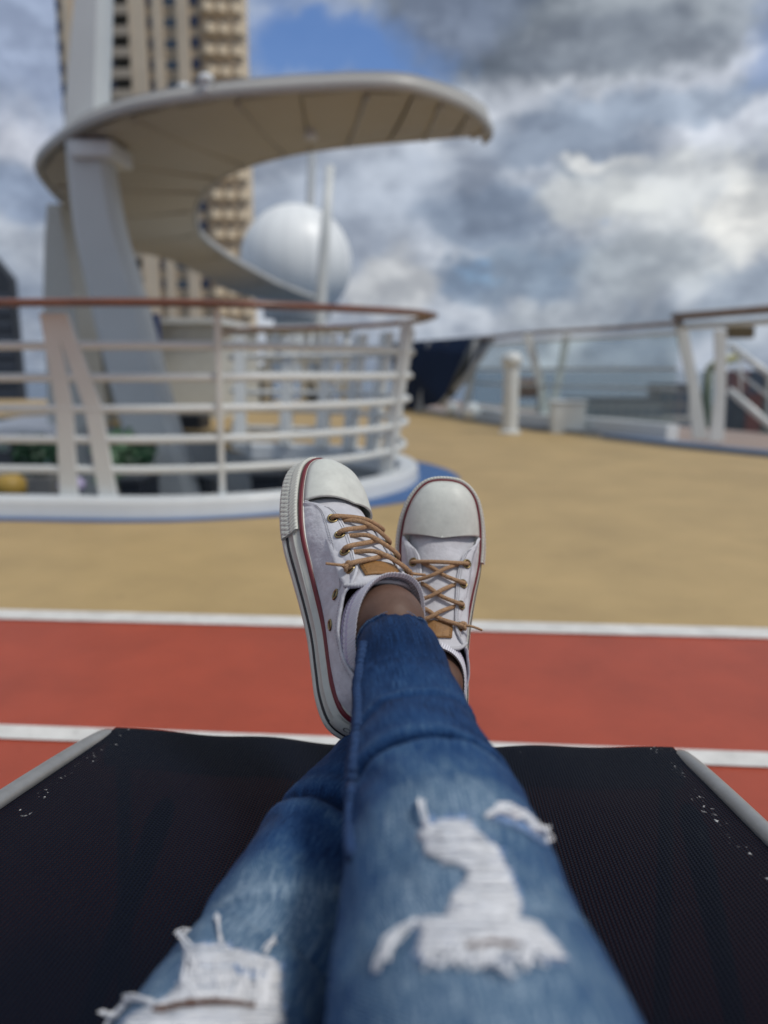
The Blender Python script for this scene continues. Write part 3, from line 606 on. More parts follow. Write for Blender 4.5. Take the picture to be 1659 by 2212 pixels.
def tmix(f, a, b_):
    n = t.nodes.new('ShaderNodeMix'); n.data_type = 'RGBA'
    for s, v in ((n.inputs['Factor'], f), (n.inputs[6], a), (n.inputs[7], b_)):
        if isinstance(v, (int, float)): s.default_value = v
        elif isinstance(v, tuple): s.default_value = (*v, 1)
        else: t.links.new(v, s)
    return n.outputs[2]
def tnoise(src, scale, detail=3, sc=(1, 1, 1)):
    mp = t.nodes.new('ShaderNodeMapping'); mp.inputs['Scale'].default_value = sc; t.links.new(src, mp.inputs[0])
    n = t.nodes.new('ShaderNodeTexNoise'); n.inputs['Scale'].default_value = scale; n.inputs['Detail'].default_value = detail; t.links.new(mp.outputs[0], n.inputs['Vector']); return n.outputs['Fac']
def tmr(v, a, b_, c_=0., d=1., smooth=False):
    n = t.nodes.new('ShaderNodeMapRange'); t.links.new(v, n.inputs[0])
    if smooth: n.interpolation_type = 'SMOOTHSTEP'
    for i, q in enumerate((a, b_, c_, d)): n.inputs[i+1].default_value = q
    return n.outputs[0]
wu = tm('SINE', tm('MULTIPLY', sx.outputs[0], 2*math.pi/.0030)); wv = tm('SINE', tm('ADD', tm('MULTIPLY', sx.outputs[1], 2*math.pi/.0036), tm('MULTIPLY', tm('ROUND', tm('MULTIPLY', sx.outputs[0], 1/.0030)), math.pi)))
hgt = tm('ADD', tm('MULTIPLY', wu, .7), tm('MULTIPLY', wv, .35))
hole = tm("MULTIPLY", tm("MULTIPLY", tmr(wu, -.55, -.85), tmr(wv, -.2, -.6)), .11)
wear = tm('MULTIPLY', tmr(tm('ABSOLUTE', tm('SUBTRACT', tm('ABSOLUTE', sx.outputs[0]), LW-.022)), .009, .004), tmr(tnoise(uvn.outputs['UV'], 260, 2, (1, .6, 1)), .62, .66))
wear = tm('MULTIPLY', wear, tmr(tnoise(uvn.outputs['UV'], 26, 2), .48, .58))
dots = tmr(tnoise(uvn.outputs['UV'], 330, 1), .83, .85)
colr = tmix(tmr(hgt, -.6, .9), (.0004, .0014, .0058), (.0024, .0062, .0185))
colr = tmix(tm('MAXIMUM', wear, dots), colr, (.55, .55, .55)); t.links.new(colr, b.inputs['Base Color']); b.inputs['Roughness'].default_value = .6; b.inputs['Specular IOR Level'].default_value = .12
bpn = t.nodes.new('ShaderNodeBump'); bpn.inputs['Strength'].default_value = .8; bpn.inputs['Distance'].default_value = .0008; t.links.new(hgt, bpn.inputs['Height']); t.links.new(bpn.outputs[0], b.inputs['Normal'])
tr = t.nodes.new('ShaderNodeBsdfTransparent'); mx = t.nodes.new('ShaderNodeMixShader'); t.links.new(hole, mx.inputs[0]); t.links.new(b.outputs[0], mx.inputs[1]); t.links.new(tr.outputs[0], mx.inputs[2]); t.links.new(mx.outputs[0], t.nodes['Material Output'].inputs[0])
nx, vs_, fs, uv = 64, [], [], []
Ys = [(.800, -.055), (.812, -.030), (.810, -.012), (.80, -.002)] + [(.79-.0105*i, 0) for i in range(132)]
acc = 0; pv = None
for i, (Y, dz) in enumerate(Ys):
    Yc = min(Y, .79); c = Vector((0, Y, pz(Yc)+dz)); acc += (c-pv).length if pv else 0; pv = c
    for j in range(nx+1):
        x = -LW+2*LW*j/nx; z = pz(Yc)+dz-sag(Yc, x)+.0030*math.sin(x*40+Y*9)*sstep(.45, .78, Y)*math.cos(min(1, abs(x)/LW)*math.pi/2)
        vs_.append(L3((LX+x, Y, z))); uv.append((x, acc))
fs = [(i*(nx+1)+j, i*(nx+1)+j+1, (i+1)*(nx+1)+j+1, (i+1)*(nx+1)+j) for i in range(len(Ys)-1) for j in range(nx)]
mk('sling', vs_, fs, SL, lg, True, uv=uv)

# ================================================================== PERSON: LEGS, JEANS
hips = CW(-.015, .30, -.06)
person = empty('person', tuple(hips), 'reclining person in ripped blue jeans and white sneakers, ankles crossed on the lounger', 'person')
def P3(p): return Vector(p)-person.location
#  yv, x, y, z (camera frame), radius
RL = [(1350, .0075, .1000, .583, .0262), (1385, .0093, .1045, .570, .0288), (1420, .0120, .1115, .553, .0325), (1500, .0151, .1318, .530, .0373), (1600, .0200, .1530, .490, .0424), (1680, .0240, .1634, .455, .0458), (1750, .0279, .173, .43, .0478), (1830, .0312, .18, .4, .0505), (1900, .0331, .187, .375, .0530), (2000, .035, .198, .352, .0560), (2100, .0360, .208, .33, .0580), (2212, .0400, .219, .305, .0618), (2450, .0514, .25, .2, .0708), (2800, .07, .29, .05, .085), (3200, .075, .31, -.12, .09)]
LL = [(1530, .0400, .187, .69, .0365), (1600, .0145, .204, .645, .0393), (1700, -.0134, .223, .59, .0432), (1800, -.0318, .237, .54, .0465), (1900, -.0478, .2485, .495, .0494), (2000, -.0584, .257, .455, .0516), (2100, -.0608, .267, .425, .0530), (2212, -.0739, .277, .395, .0567), (2450, -.0960, .3, .27, .070), (2800, -.107, .315, .1, .083), (3200, -.1, .32, -.12, .09)]
nz = noise.noise
def crease(yv, th, L):
    d = 0
    for y0, amp, wd, slant, ph, win in L:
        q = (yv-y0-slant*math.sin(th+ph))/wd; d += amp*math.exp(-q*q)*(.35+.65*max(0, math.cos((th-win)*.5))**2)
    return d
CRR = [(1374, -.0008, 5, 2, 0, 0), (1450, .0006, 14, 30, .9, .6), (1500, .0007, 16, 44, 2.4, .9), (1590, .0014, 11, 20, .6, .5), (1612, -.0011, 11, 20, .6, .5), (1660, .0012, 16, 30, 2.2, .8), (1720, .0030, 14, -20, .3, .3), (1744, -.0046, 9, -20, .3, .3), (1775, .0022, 18, -18, .3, .3), (1820, -.0012, 16, 30, 1.5, -.8), (2010, -.0012, 26, 20, 0, -.4), (2120, .0015, 30, 30, .8, .4)]
CRL = [(1640, .0012, 16, 20, .5, -.4), (1740, .0014, 16, 26, 1.0, -.4), (1822, .0026, 18, -26, .4, -.3), (1850, -.0046, 10, -26, .4, -.3), (1885, .0030, 20, -26, .4, -.3), (1960, -.0016, 24, 20, .6, -.6), (2050, .0014, 22, 20, .2, 0)]
def leg_rings(ST, CR_, ns, seg, scale=1., off=0., wr=True, seed=0):
    n = len(ST); R, D, YV, ARC, C = [], [], [], [], []; arc = 0; pc = None
    cs = [cr(ST, (n-1)*i/(ns-1)) for i in range(ns)]
    pts = [CW(c[1], c[2], c[3]) for c in cs]
    for i, c in enumerate(cs):
        p = pts[i]; tg = (pts[min(i+1, ns-1)]-pts[max(i-1, 0)]).normalized(); upv = (-_f*.35+_u*.94); a = (upv-tg*upv.dot(tg)).normalized(); b_ = tg.cross(a)
        if pc: arc += (p-pc).length
        pc = p; row = []
        for k in range(seg):
            th = 2*math.pi*k/seg; r = c[4]*scale+off
            if wr:
                r += crease(c[0], th if th < math.pi else th-2*math.pi, CR_)
                q = Vector((math.cos(th)*1.6+seed, math.sin(th)*1.6, arc*16)); q2 = Vector((math.cos(th+arc*9)*2.6+seed, math.sin(th+arc*9)*2.6, arc*9)); r += .0020*nz(q)+.0016*nz(q2)+.0009*nz(q2*2.3)+.0005*nz(q*7)
                r += .0009*math.exp(-((c[0]-ST[0][0]-8)/9)**2)
            row.append(p+(a*math.cos(th)+b_*math.sin(th)*1.02)*r)
        R.append(row); YV.append(c[0]); ARC.append(arc); C.append(p)
    return R, YV, ARC, C
mbj = MB(); UVJ = []; FADE = []; HEMR = []
for ST, CR_, sd in ((RL, CRR, 0), (LL, CRL, 9)):
    seg, ns = 96, 300
    R, YV, ARC, C = leg_rings(ST, CR_, ns, seg, seed=sd)
    HEMR.append([C[11].lerp(p, 1.012) for p in R[11]])
    inner = [[C[i].lerp(p, .93) for p in R[i]] for i in (6, 0)]
    R2 = inner+R; Y2 = [YV[0], YV[0]]+YV; A2 = [ARC[6], 0]+ARC
    mbj.rings(R2, True, False)
    for i in range(len(R2)):
        for k in range(seg):
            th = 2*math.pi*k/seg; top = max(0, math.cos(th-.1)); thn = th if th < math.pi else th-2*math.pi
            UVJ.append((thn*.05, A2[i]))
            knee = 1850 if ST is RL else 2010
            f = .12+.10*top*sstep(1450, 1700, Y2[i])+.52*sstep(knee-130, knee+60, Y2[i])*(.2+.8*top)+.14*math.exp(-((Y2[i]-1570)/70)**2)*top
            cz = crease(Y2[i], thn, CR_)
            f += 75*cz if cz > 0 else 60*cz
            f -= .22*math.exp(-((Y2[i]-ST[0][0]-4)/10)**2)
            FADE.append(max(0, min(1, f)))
mbj.ball(CW(-.015, .305, -.14), .17, 24, 14, (1.1, .9, .75)); UVJ += [(0, 0)]*(len(mbj.v)-len(UVJ)); FADE += [.4]*(len(mbj.v)-len(FADE))
DN = bpy.data.materials.new('denim'); DN.use_nodes = True; t = DN.node_tree; b = t.nodes['Principled BSDF']; uvn = t.nodes.new('ShaderNodeTexCoord'); UVo = uvn.outputs['UV']
sx = t.nodes.new('ShaderNodeSeparateXYZ'); t.links.new(UVo, sx.inputs[0]); at = t.nodes.new('ShaderNodeAttribute'); at.attribute_name = 'fade'
tw_ = tm('SINE', tm('ADD', tm('MULTIPLY', sx.outputs[0], 2*math.pi/.0017), tm('ADD', tm('MULTIPLY', sx.outputs[1], 2*math.pi/.0023), tm('MULTIPLY', tnoise(UVo, 300, 2), 4.5))))
slub = tnoise(UVo, 420, 4, (2.6, .16, 1)); blot = tnoise(UVo, 38, 5, (1, .8, 1)); grain = tnoise(UVo, 900, 2, (1, .7, 1))
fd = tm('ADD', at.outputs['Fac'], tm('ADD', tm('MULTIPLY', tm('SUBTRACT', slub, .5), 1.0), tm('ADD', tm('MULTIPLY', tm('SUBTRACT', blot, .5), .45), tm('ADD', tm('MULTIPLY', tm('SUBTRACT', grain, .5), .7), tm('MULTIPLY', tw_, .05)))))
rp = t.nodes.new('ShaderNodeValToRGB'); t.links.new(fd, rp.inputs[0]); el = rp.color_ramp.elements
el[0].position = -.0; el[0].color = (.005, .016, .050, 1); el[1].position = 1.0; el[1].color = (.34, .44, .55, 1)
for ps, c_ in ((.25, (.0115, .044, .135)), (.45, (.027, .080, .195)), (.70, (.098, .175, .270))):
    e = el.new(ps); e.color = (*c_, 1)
t.links.new(rp.outputs[0], b.inputs['Base Color']); b.inputs['Roughness'].default_value = .85; b.inputs['Sheen Weight'].default_value = .04; b.inputs['Specular IOR Level'].default_value = .1
bpn = t.nodes.new('ShaderNodeBump'); bpn.inputs['Strength'].default_value = .55; bpn.inputs['Distance'].default_value = .0006
t.links.new(tm('ADD', tm('MULTIPLY', tw_, .5), tm('ADD', slub, grain)), bpn.inputs['Height']); t.links.new(bpn.outputs[0], b.inputs['Normal'])
jv = list(mbj.v); mbj.v = [P3(p) for p in mbj.v]
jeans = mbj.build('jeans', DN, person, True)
l = jeans.data.uv_layers.new(name='UVMap')
for lp in jeans.data.loops: l.data[lp.index].uv = UVJ[lp.vertex_index]
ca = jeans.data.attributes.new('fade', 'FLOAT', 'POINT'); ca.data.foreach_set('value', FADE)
BV = BVHTree.FromPolygons([tuple(p) for p in jv], [tuple(f) for f in mbj.f])
def hit(x, y):
    d = ray(x, y).normalized(); q = BV.ray_cast(CAM+d*.1, d, 3.)
    if q[0] is None: return None, None
    n_ = q[1] if q[1].dot(d) < 0 else -q[1]
    return q[0], n_
# seam along the inside of the crossing leg, hem stitching
def seam(px, name, r, off, mt, ridges=True, parent=None):
    pts = []
    for x, y in [tuple(cr(px, (len(px)-1)*i/160)) for i in range(161)]:
        h_, n_ = hit(x, y)
        if h_ is not None: pts.append(h_+n_*off)
    mb = MB(); mb.tube([P3(p) for p in pts], [r*(1+(.28*(i % 4 < 2) if ridges else 0)) for i in range(len(pts))], 8); return mb.build(name, mt, parent or person, True)
STC = mat('denim_seam', (.016, .048, .135), .9, var=.5, vscale=900, bump=.4, bscale=900); STL = mat('pale_thread', (.09, .16, .27), .9, var=.3, vscale=600)
seam([(786, 1392), (778, 1450), (774, 1490), (776, 1540), (768, 1620), (760, 1720), (757, 1800), (762, 1850)], 'side_seam', .0031, .0002, STC, parent=jeans)
mb = MB()
for st_r in HEMR:
    for k in range(0, 96, 1): mb.tube([P3(st_r[k].lerp(st_r[(k+1) % 96], .08)), P3(st_r[k].lerp(st_r[(k+1) % 96], .75))], .00045, 5)
mb.build('hem_stitching', STL, jeans, False, kind='stuff')
# rips
TH = mat('rip_skin_shadow', (.46, .50, .57), .9, var=.40, vscale=90, bump=.9, bscale=420, detail=6); FR = mat('frayed_denim', (.16, .25, .42), .9, var=.45, vscale=160, bump=.6, bscale=300)  # rip backing: skin and the shadow between threads mixed into one colour
SKIN = mat('brown_skin', (.125, .070, .050), .5, var=.16, vscale=60, bump=.12, bscale=300, spec=.4)
def inside(x, y, P):
    c = False; j = len(P)-1
    for i in range(len(P)):
        if (P[i][1] > y) != (P[j][1] > y) and x < (P[j][0]-P[i][0])*(y-P[i][1])/(P[j][1]-P[i][1])+P[i][0]: c = not c
        j = i
    return c
def patch(name, poly, off, m, jag=8, st=4, grow=0., ripple=.0004):
    cx = sum(p[0] for p in poly)/len(poly); cy = sum(p[1] for p in poly)/len(poly)
    x0, x1 = min(p[0] for p in poly)-40, max(p[0] for p in poly)+40; y0, y1 = min(p[1] for p in poly)-40, max(p[1] for p in poly)+40
    idx = {}; V_ = []; F_ = []
    def ok(x, y):
        xx = x+jag*nz(Vector((x*.06, y*.06, 3)))+jag*.8*nz(Vector((x*.2, y*.2, 8))); yy = y+jag*nz(Vector((x*.06, y*.06, 13)))+jag*.8*nz(Vector((x*.2, y*.2, 18)))
        if grow: xx = cx+(xx-cx)/(1+grow); yy = cy+(yy-cy)/(1+grow)
        return inside(xx, yy, poly)
    def vert(i, j):
        if (i, j) in idx: return idx[(i, j)]
        x, y = x0+i*st, y0+j*st; h_, n_ = hit(x, min(y, 2330))
        if h_ is None: idx[(i, j)] = None; return None
        V_.append(P3(h_+n_*(off+ripple*nz(Vector((x*.05, y*.16, 1)))+ripple*.6*nz(Vector((x*.1, y*.5, 4)))))); idx[(i, j)] = len(V_)-1; return idx[(i, j)]
    for i in range(int((x1-x0)/st)):
        for j in range(int((y1-y0)/st)):
            if ok(x0+(i+.5)*st, y0+(j+.5)*st):
                q = [vert(i, j), vert(i, j+1), vert(i+1, j+1), vert(i+1, j)]
                if None not in q: F_.append(tuple(q))
    return mk(name, V_, F_, m, jeans, True)
def weft(poly, st=4.8, off=.0016, rr=.00042):
    mb = MB(); y = min(p[1] for p in poly); y1 = min(2240, max(p[1] for p in poly)); x0, x1 = min(p[0] for p in poly), max(p[0] for p in poly)
    while y < y1:
        run = []; x = x0-8
        while x <= x1+8:
            yy = y+5*nz(Vector((x*.012, y*.3, 5)))
            if inside(x+6*nz(Vector((y*.5, 1, 2))), yy, poly):
                h_, n_ = hit(x, yy)
                if h_ is not None: run.append(P3(h_+n_*(off+.0007*nz(Vector((x*.05, y, 7))))))
            else:
                if len(run) > 2: mb.tube(run, rr*random.uniform(.7, 1.4), 5)
                run = []
            x += 7
        if len(run) > 2: mb.tube(run, rr, 5)
        y += st*random.uniform(.6, 1.5)
    return mb.build('weft_threads', TH2, jeans, True, kind='stuff')
TH2 = mat('bleached_weft', (.82, .83, .86), .9, var=.12, vscale=200)
def strand(px, r=.0009, lift=.004, m=TH2):
    pts = []
    P_ = [tuple(cr(px, (len(px)-1)*i/30)) for i in range(31)]
    for i, (x, y) in enumerate(P_):
        h_, n_ = hit(x, y)
        if h_ is None: h_, n_ = (pts[-1] if pts else PX(x, y, .38)), Vector((0, 0, 1)); pts.append(PX(x, y, (h_-CAM).dot(_f))); continue
        pts.append(h_+n_*(lift*math.sin(math.pi*i/30)+.0012))
    mb = MB(); mb.tube([P3(p) for p in pts], r, 6); mb.build('loose_thread', m, jeans, True)
RK = [(905, 1800), (940, 1778), (1010, 1772), (1030, 1800), (1075, 1835), (1105, 1900), (1128, 1965), (1115, 1990), (1160, 2000), (1195, 2040), (1225, 2078), (1165, 2072), (1100, 2062), (1060, 2085), (1030, 2062), (985, 2066), (930, 2078), (900, 2058), (912, 2020), (902, 1998), (915, 1986), (960, 1985), (975, 1940), (1010, 1900), (1005, 1880), (960, 1868), (925, 1850)]
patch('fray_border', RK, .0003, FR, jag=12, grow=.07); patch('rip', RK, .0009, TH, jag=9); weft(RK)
patch('rip_slit', [(1010, 2048), (1060, 2040), (1120, 2046), (1125, 2056), (1070, 2052), (1015, 2056)], .0024, SKIN, jag=3, st=3)
RK2 = [(1050, 1762), (1085, 1752), (1130, 1768), (1170, 1795), (1186, 1822), (1165, 1822), (1120, 1792), (1080, 1780)]
patch('fray_border', RK2, .0008, FR, jag=9, grow=.05, st=3)
for k in range(30):
    u0 = random.uniform(0, .7); u1 = u0+random.uniform(.15, .35); pth = [(1050, 1766), (1085, 1758), (1130, 1776), (1165, 1802), (1186, 1824)]
    strand([tuple(a+random.uniform(-9, 9) for a in cr(pth, 3.999*min(1, u0+(u1-u0)*q/3))) for q in range(4)], random.uniform(.0003, .0007), random.uniform(.001, .004))
LK = [(395, 2052), (440, 2044), (500, 2052), (560, 2068), (606, 2085), (602, 2150), (610, 2215), (560, 2225), (470, 2230), (330, 2235), (260, 2225), (290, 2195), (350, 2165), (385, 2140), (400, 2100)]
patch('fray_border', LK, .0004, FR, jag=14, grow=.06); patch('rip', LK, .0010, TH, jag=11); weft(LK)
patch('rip_slit', [(330, 2188), (400, 2170), (470, 2166), (545, 2176), (545, 2186), (470, 2180), (400, 2186), (340, 2200)], .0026, SKIN, jag=4, st=3)
patch('denim_island', [(500, 2098), (545, 2104), (585, 2114), (578, 2130), (520, 2124)], .0027, FR, jag=6, st=3)
for px in (((912, 1730), (915, 1760), (925, 1795)), ((905, 1990), (870, 2040), (815, 2100)), ((890, 2000), (850, 2050), (840, 2075)), ((1060, 2085), (1090, 2110), (1110, 2112)), ((408, 2050), (400, 2030), (405, 2010)), ((410, 2060), (420, 2090), (430, 2110)), ((330, 2165), (280, 2170), (240, 2200), (225, 2230)), ((290, 2160), (250, 2190), (215, 2185)), ((570, 2060), (585, 2050), (590, 2040)), ((480, 2040), (470, 2000), (478, 1990))):
    for k in range(4): strand([(x+random.uniform(-8, 8), y+random.uniform(-6, 6)) for x, y in px], random.uniform(.0003, .0007), random.uniform(.001, .005))
for k in range(26):
    x = random.uniform(930, 1150); strand([(x, 2040+random.uniform(-10, 30)), (x+random.uniform(-25, 25), 2070+random.uniform(0, 12)), (x+random.uniform(-30, 30), 2088+random.uniform(0, 14))], .0005, .002)
for k in range(26):
    x = random.uniform(400, 600); strand([(x, 2080+random.uniform(-10, 60)), (x+random.uniform(-12, 12), 2110+random.uniform(0, 30)), (x+random.uniform(-20, 20), 2150+random.uniform(0, 30))], .0006, .002)

# ================================================================== SNEAKERS
RUB = mat('off_white_rubber', (.60, .61, .555), .42, var=.06, vscale=90, bump=.05, bscale=400, detail=6)
CAPM = mat('toe_cap_rubber', (.62, .64, .595), .48, var=.10, vscale=75, bump=.10, bscale=160, detail=10)
CANV = mat('white_leather_canvas', (.60, .605, .65), .7, var=.15, vscale=60, bump=.35, bscale=260, detail=7, spec=.35)
TONG = mat('tongue_canvas', (.56, .56, .60), .75, var=.12, vscale=70, bump=.3, bscale=260, detail=6)
REDP = mat('dark_red_piping', (.155, .012, .022), .45, var=.15, vscale=80); BLK = mat('black_stripe', (.012, .013, .018), .5)
BRASS = mat('aged_brass', (.30, .23, .11), .32, metal=.95, var=.25, vscale=400); HOLE = mat('eyelet_hole', (.012, .012, .012), .9)
LACE = mat('tan_cord', (.44, .265, .145), .7, var=.35, vscale=700, bump=.8, bscale=1500); LEATH = mat('tan_leather', (.27, .135, .042), .55, var=.22, vscale=150, bump=.4, bscale=500)
THREAD = mat('grey_stitch', (.50, .50, .53), .8); RIBM = RUB
OUTL = [(0, .275), (-.020, .2715), (-.034, .258), (-.041, .236), (-.0435, .208), (-.042, .180), (-.0365, .150), (-.032, .120), (-.0295, .090), (-.030, .060), (-.030, .035), (-.025, .014), (-.013, .003), (0, 0),
        (.013, .003), (.025, .014), (.031, .036), (.0335, .065), (.0345, .095), (.037, .125), (.042, .155), (.046, .185), (.0465, .212), (.042, .238), (.033, .258), (.019, .2715)]
NO = 260
def closed_cr(P, m):
    n = len(P); Q = []
    for i in range(m*8):
        t_ = n*i/(m*8); k = int(t_); u = t_-k; p = [P[(k+d) % n] for d in (-1, 0, 1, 2)]
        Q.append(Vector([.5*(2*b+(c-a)*u+(2*a-5*b+4*c-d)*u*u+(3*b-a-3*c+d)*u**3) for a, b, c, d in zip(*p)]))
    L_ = [0]
    for i in range(len(Q)): L_.append(L_[-1]+(Q[(i+1) % len(Q)]-Q[i]).length)
    out_ = []; j = 0
    for i in range(m):
        s_ = L_[-1]*i/m
        while L_[j+1] < s_: j += 1
        out_.append(Q[j].lerp(Q[(j+1) % len(Q)], (s_-L_[j])/(L_[j+1]-L_[j])))
    return out_, L_[-1]
O2, OLEN = closed_cr(OUTL, NO)
ON = []
for i in range(NO):
    t_ = (O2[(i+1) % NO]-O2[i-1]).normalized(); ON.append(Vector((-t_.y, t_.x)) if Vector((-t_.y, t_.x)).dot(O2[i]-Vector((0, .14))) > 0 else Vector((t_.y, -t_.x)))
def oat(s_):
    q = (s_/OLEN*NO) % NO; i = int(q) % NO; u = q-int(q); j = (i+1) % NO; return O2[i].lerp(O2[j], u), ON[i].lerp(ON[j], u).normalized()
HS = OLEN*min(range(NO), key=lambda i: O2[i].length)/NO          # arc position of the heel
def wside(y, side):
    best = min((abs(p.y-y), k) for k, p in enumerate(O2) if (p.x < 0) == (side < 0)); return O2[best[1]]
FLEX = [.021, 0.]
def bend(p):
    p = Vector(p)
    if p.y > .17: p.z += FLEX[0]*((p.y-.17)/.105)**2
    a = FLEX[1]*sstep(.10, .25, p.y)                               # forefoot twist
    if a: x, z = p.x, p.z-.02; p.x = x*math.cos(a)+z*math.sin(a); p.z = .02-x*math.sin(a)+z*math.cos(a)
    return p
QC = [(.212, (-.0415, .212, .034)), (.206, (-.0345, .203, .0475)), (.195, (-.0245, .192, .058)), (.178, (-.0190, .174, .0655)), (.158, (-.0190, .153, .0745)), (.138, (-.0205, .132, .083)), (.118, (-.0235, .113, .0905)),
      (.104, (-.0290, .1015, .0895)), (.090, (-.0340, .090, .078)), (.070, (-.0345, .066, .064)), (.045, (-.030, .042, .060)), (.022, (-.0215, .021, .066)), (.006, (-.010, .0105, .0715)), (.0, (0, .0085, .073))]
BC = []
for y, e in QC:
    if y > .02: p = wside(y, -1)
    else: p = Vector((-.013, .003)) if y > 0 else Vector((0, 0))
    BC.append((p.x*.91, p.y+(.004 if y < .01 else .0), .027))
EC_ = [q[1] for q in QC]
BC = BC+[(-x, y, z) for x, y, z in BC[-2::-1]]; EC_ = EC_+[(-x, y, z) for x, y, z in EC_[-2::-1]]
for i in range(14, len(BC)):                                      # lateral side follows the wider outline
    if BC[i][1] > .02: p = wside(BC[i][1], 1); BC[i] = (p.x*.93, BC[i][1], .027)
NQ = len(BC)-1
def QS(t_, s_):
    B = Vector(cr(BC, max(0, min(t_, NQ-.0001)))); E = Vector(cr(EC_, max(0, min(t_, NQ-.0001)))); m_ = min(t_, NQ-t_); k = sstep(6, 8.5, m_)
    Ca = Vector((B.x*1.04, (B.y+E.y)/2, B.z+(E.z-B.z)*.80)); Cb = (B+E)*.5+Vector((B.x*.10, -.004*sstep(10, 13, m_), .003)); C = Ca.lerp(Cb, k)
    p = B*(1-s_)**2+C*2*s_*(1-s_)+E*s_*s_
    w_ = .0010*nz(Vector((t_*1.3, s_*2.2, 4)))+.0005*nz(Vector((t_*3.1, s_*5, 9)))
    if m_ > 7.5: w_ += .0012*math.exp(-((s_-.93)/.09)**2)          # padded collar
    n_ = Vector((p.x, 0, .3*p.x*0+.012)).normalized(); return bend(p+n_*w_*min(1, s_*4))
def QN(t_, s_):
    a = QS(t_+.03, s_)-QS(t_-.03, s_); b_ = QS(t_, min(1, s_+.03))-QS(t_, max(0, s_-.03)); n_ = a.cross(b_).normalized(); q = QS(t_, s_)
    return n_ if n_.dot(q-Vector((0, q.y, .02))) > 0 else -n_
TZ = [(.218, .050), (.205, .0555), (.19, .0610), (.17, .0690), (.15, .0775), (.13, .0860), (.113, .0930), (.100, .0995), (.093, .1035)]
def tongue(x, y, off=0):
    for i in range(len(TZ)-1):
        if y >= TZ[i+1][0] or i == len(TZ)-2: t_ = i+(TZ[i][0]-y)/(TZ[i][0]-TZ[i+1][0]); break
    z = cr(TZ, max(0, min(t_, len(TZ)-1.0001)))[1]
    return bend(Vector((x, y, z-.019*(abs(x)/.034)**2.2+off+.0007*nz(Vector((x*60, y*60, 2))))))
def sneaker(side, Mx, labs, visible_name):
    def X(p): p = Vector(p); return Vector((p.x*side, p.y, p.z))
    inv = person.matrix_world.inverted() if False else Matrix.Translation(-person.location)
    parent = [None]
    def fin(mb, name, m, smooth=True, **k):
        mb.v = [X(p) for p in mb.v]
        if side < 0: mb.f = [tuple(reversed(f)) for f in mb.f]
        o = mb.build(name, m, parent[0] or person, smooth, **k)
        return o
    # upper
    mb = MB(); nt_, ns_ = 220, 18
    mb.rings([[QS(NQ*i/nt_, j/ns_) for j in range(ns_+1)] for i in range(nt_+1)], closed=False, caps=False)
    up = fin(mb, 'sneaker', CANV); up.matrix_local = inv @ Mx; so = up.modifiers.new('t', 'SOLIDIFY'); so.thickness = .0022; so.offset = 1
    up['label'] = labs; parent[0] = up
    # rubber sole
    lev = [(0, -.012), (0, .000), (.0012, .0022), (.0055, .0020), (.0060, .0014), (.0160, .0002), (.0166, .0010), (.0182, .0010), (.0188, -.0004), (.0290, -.0016), (.0308, -.0030), (.0308, -.012)]
    mb = MB(); mb.rings([[bend((O2[i].x+ON[i].x*o, O2[i].y+ON[i].y*o, z)) for i in range(NO)] for z, o in lev]); fin(mb, 'sole', RUB)
    def band(name, z0, z1, o0, o1, m, s0=None, s1=None):
        mb = MB(); n_ = NO if s0 is None else 60
        if s0 is None: ring = [(O2[i], ON[i]) for i in range(NO)]
        else: ring = [oat(s0+(s1-s0)*i/(n_-1)) for i in range(n_)]
        prof = [(z0, o0-.0012), (z0, o0), ((z0+z1)/2, (o0+o1)/2+.0003), (z1, o1), (z1, o1-.0014)]
        mb.rings([[bend((p.x+q.x*o, p.y+q.y*o, z)) for p, q in ring] for z, o in prof], closed=s0 is None, caps=False); return fin(mb, name, m)
    band('black_stripe', .0072, .0100, .0019, .0015, BLK)
    band('red_piping', .0268, .0305, -.0001, -.0012, REDP)
    # ribbed toe bumper
    sL = OLEN*min((k for k, p in enumerate(O2) if p.x < 0), key=lambda k: abs(O2[k].y-.187))/NO; sR = OLEN*min((k for k, p in enumerate(O2) if p.x > 0), key=lambda k: abs(O2[k].y-.187))/NO-OLEN
    n1, n2 = 620, 18; rows = []
    for j in range(n2+1):
        v = j/n2; z = .0035+.0225*v; row = []
        for i in range(n1+1):
            s_ = sR+(sL-sR)*i/n1; p, q = oat(s_); u = (s_-sR)/.0034
            if v > .55: rb = abs(((u+v*2.2) % 1)-.5)*2
            else: rb = min(abs(((u*.75+v*2.6) % 1)-.5), abs(((u*.75-v*2.6) % 1)-.5))*2.6
            o = .0020+.0034*(1-v)+.0011*min(1, rb*1.5)
            if abs(v-.55) < .04: o = .0020+.0034*(1-v)
            if v < .06 or v > .96: o = .0012+.0034*(1-v)
            row.append(bend((p.x+q.x*o, p.y+q.y*o, z)))
        rows.append(row)
    rows.insert(0, [bend((oat(sR+(sL-sR)*i/n1)[0].x, oat(sR+(sL-sR)*i/n1)[0].y, .0035)) for i in range(n1+1)]); rows.append([bend((oat(sR+(sL-sR)*i/n1)[0].x, oat(sR+(sL-sR)*i/n1)[0].y, .0255)) for i in range(n1+1)])
    mb = MB(); mb.rings(rows, closed=False, caps=False)
    for e in (0, n1): mb.add([r[e] for r in rows], [tuple(range(len(rows)))])
    fin(mb, 'toe_bumper', RUB)
    # toe cap
    mb = MB(); nr, na = 22, 64; rows = []
    pl = [O2[k]+ON[k]*-.0028 for k in range(NO)]; rim = [(p, k) for k, p in enumerate(pl) if p.y > .2125]
    left = sorted([p for p, k in rim if p.x < 0], key=lambda p: p.y); right = sorted([p for p, k in rim if p.x >= 0], key=lambda p: -p.y); rm = left+right
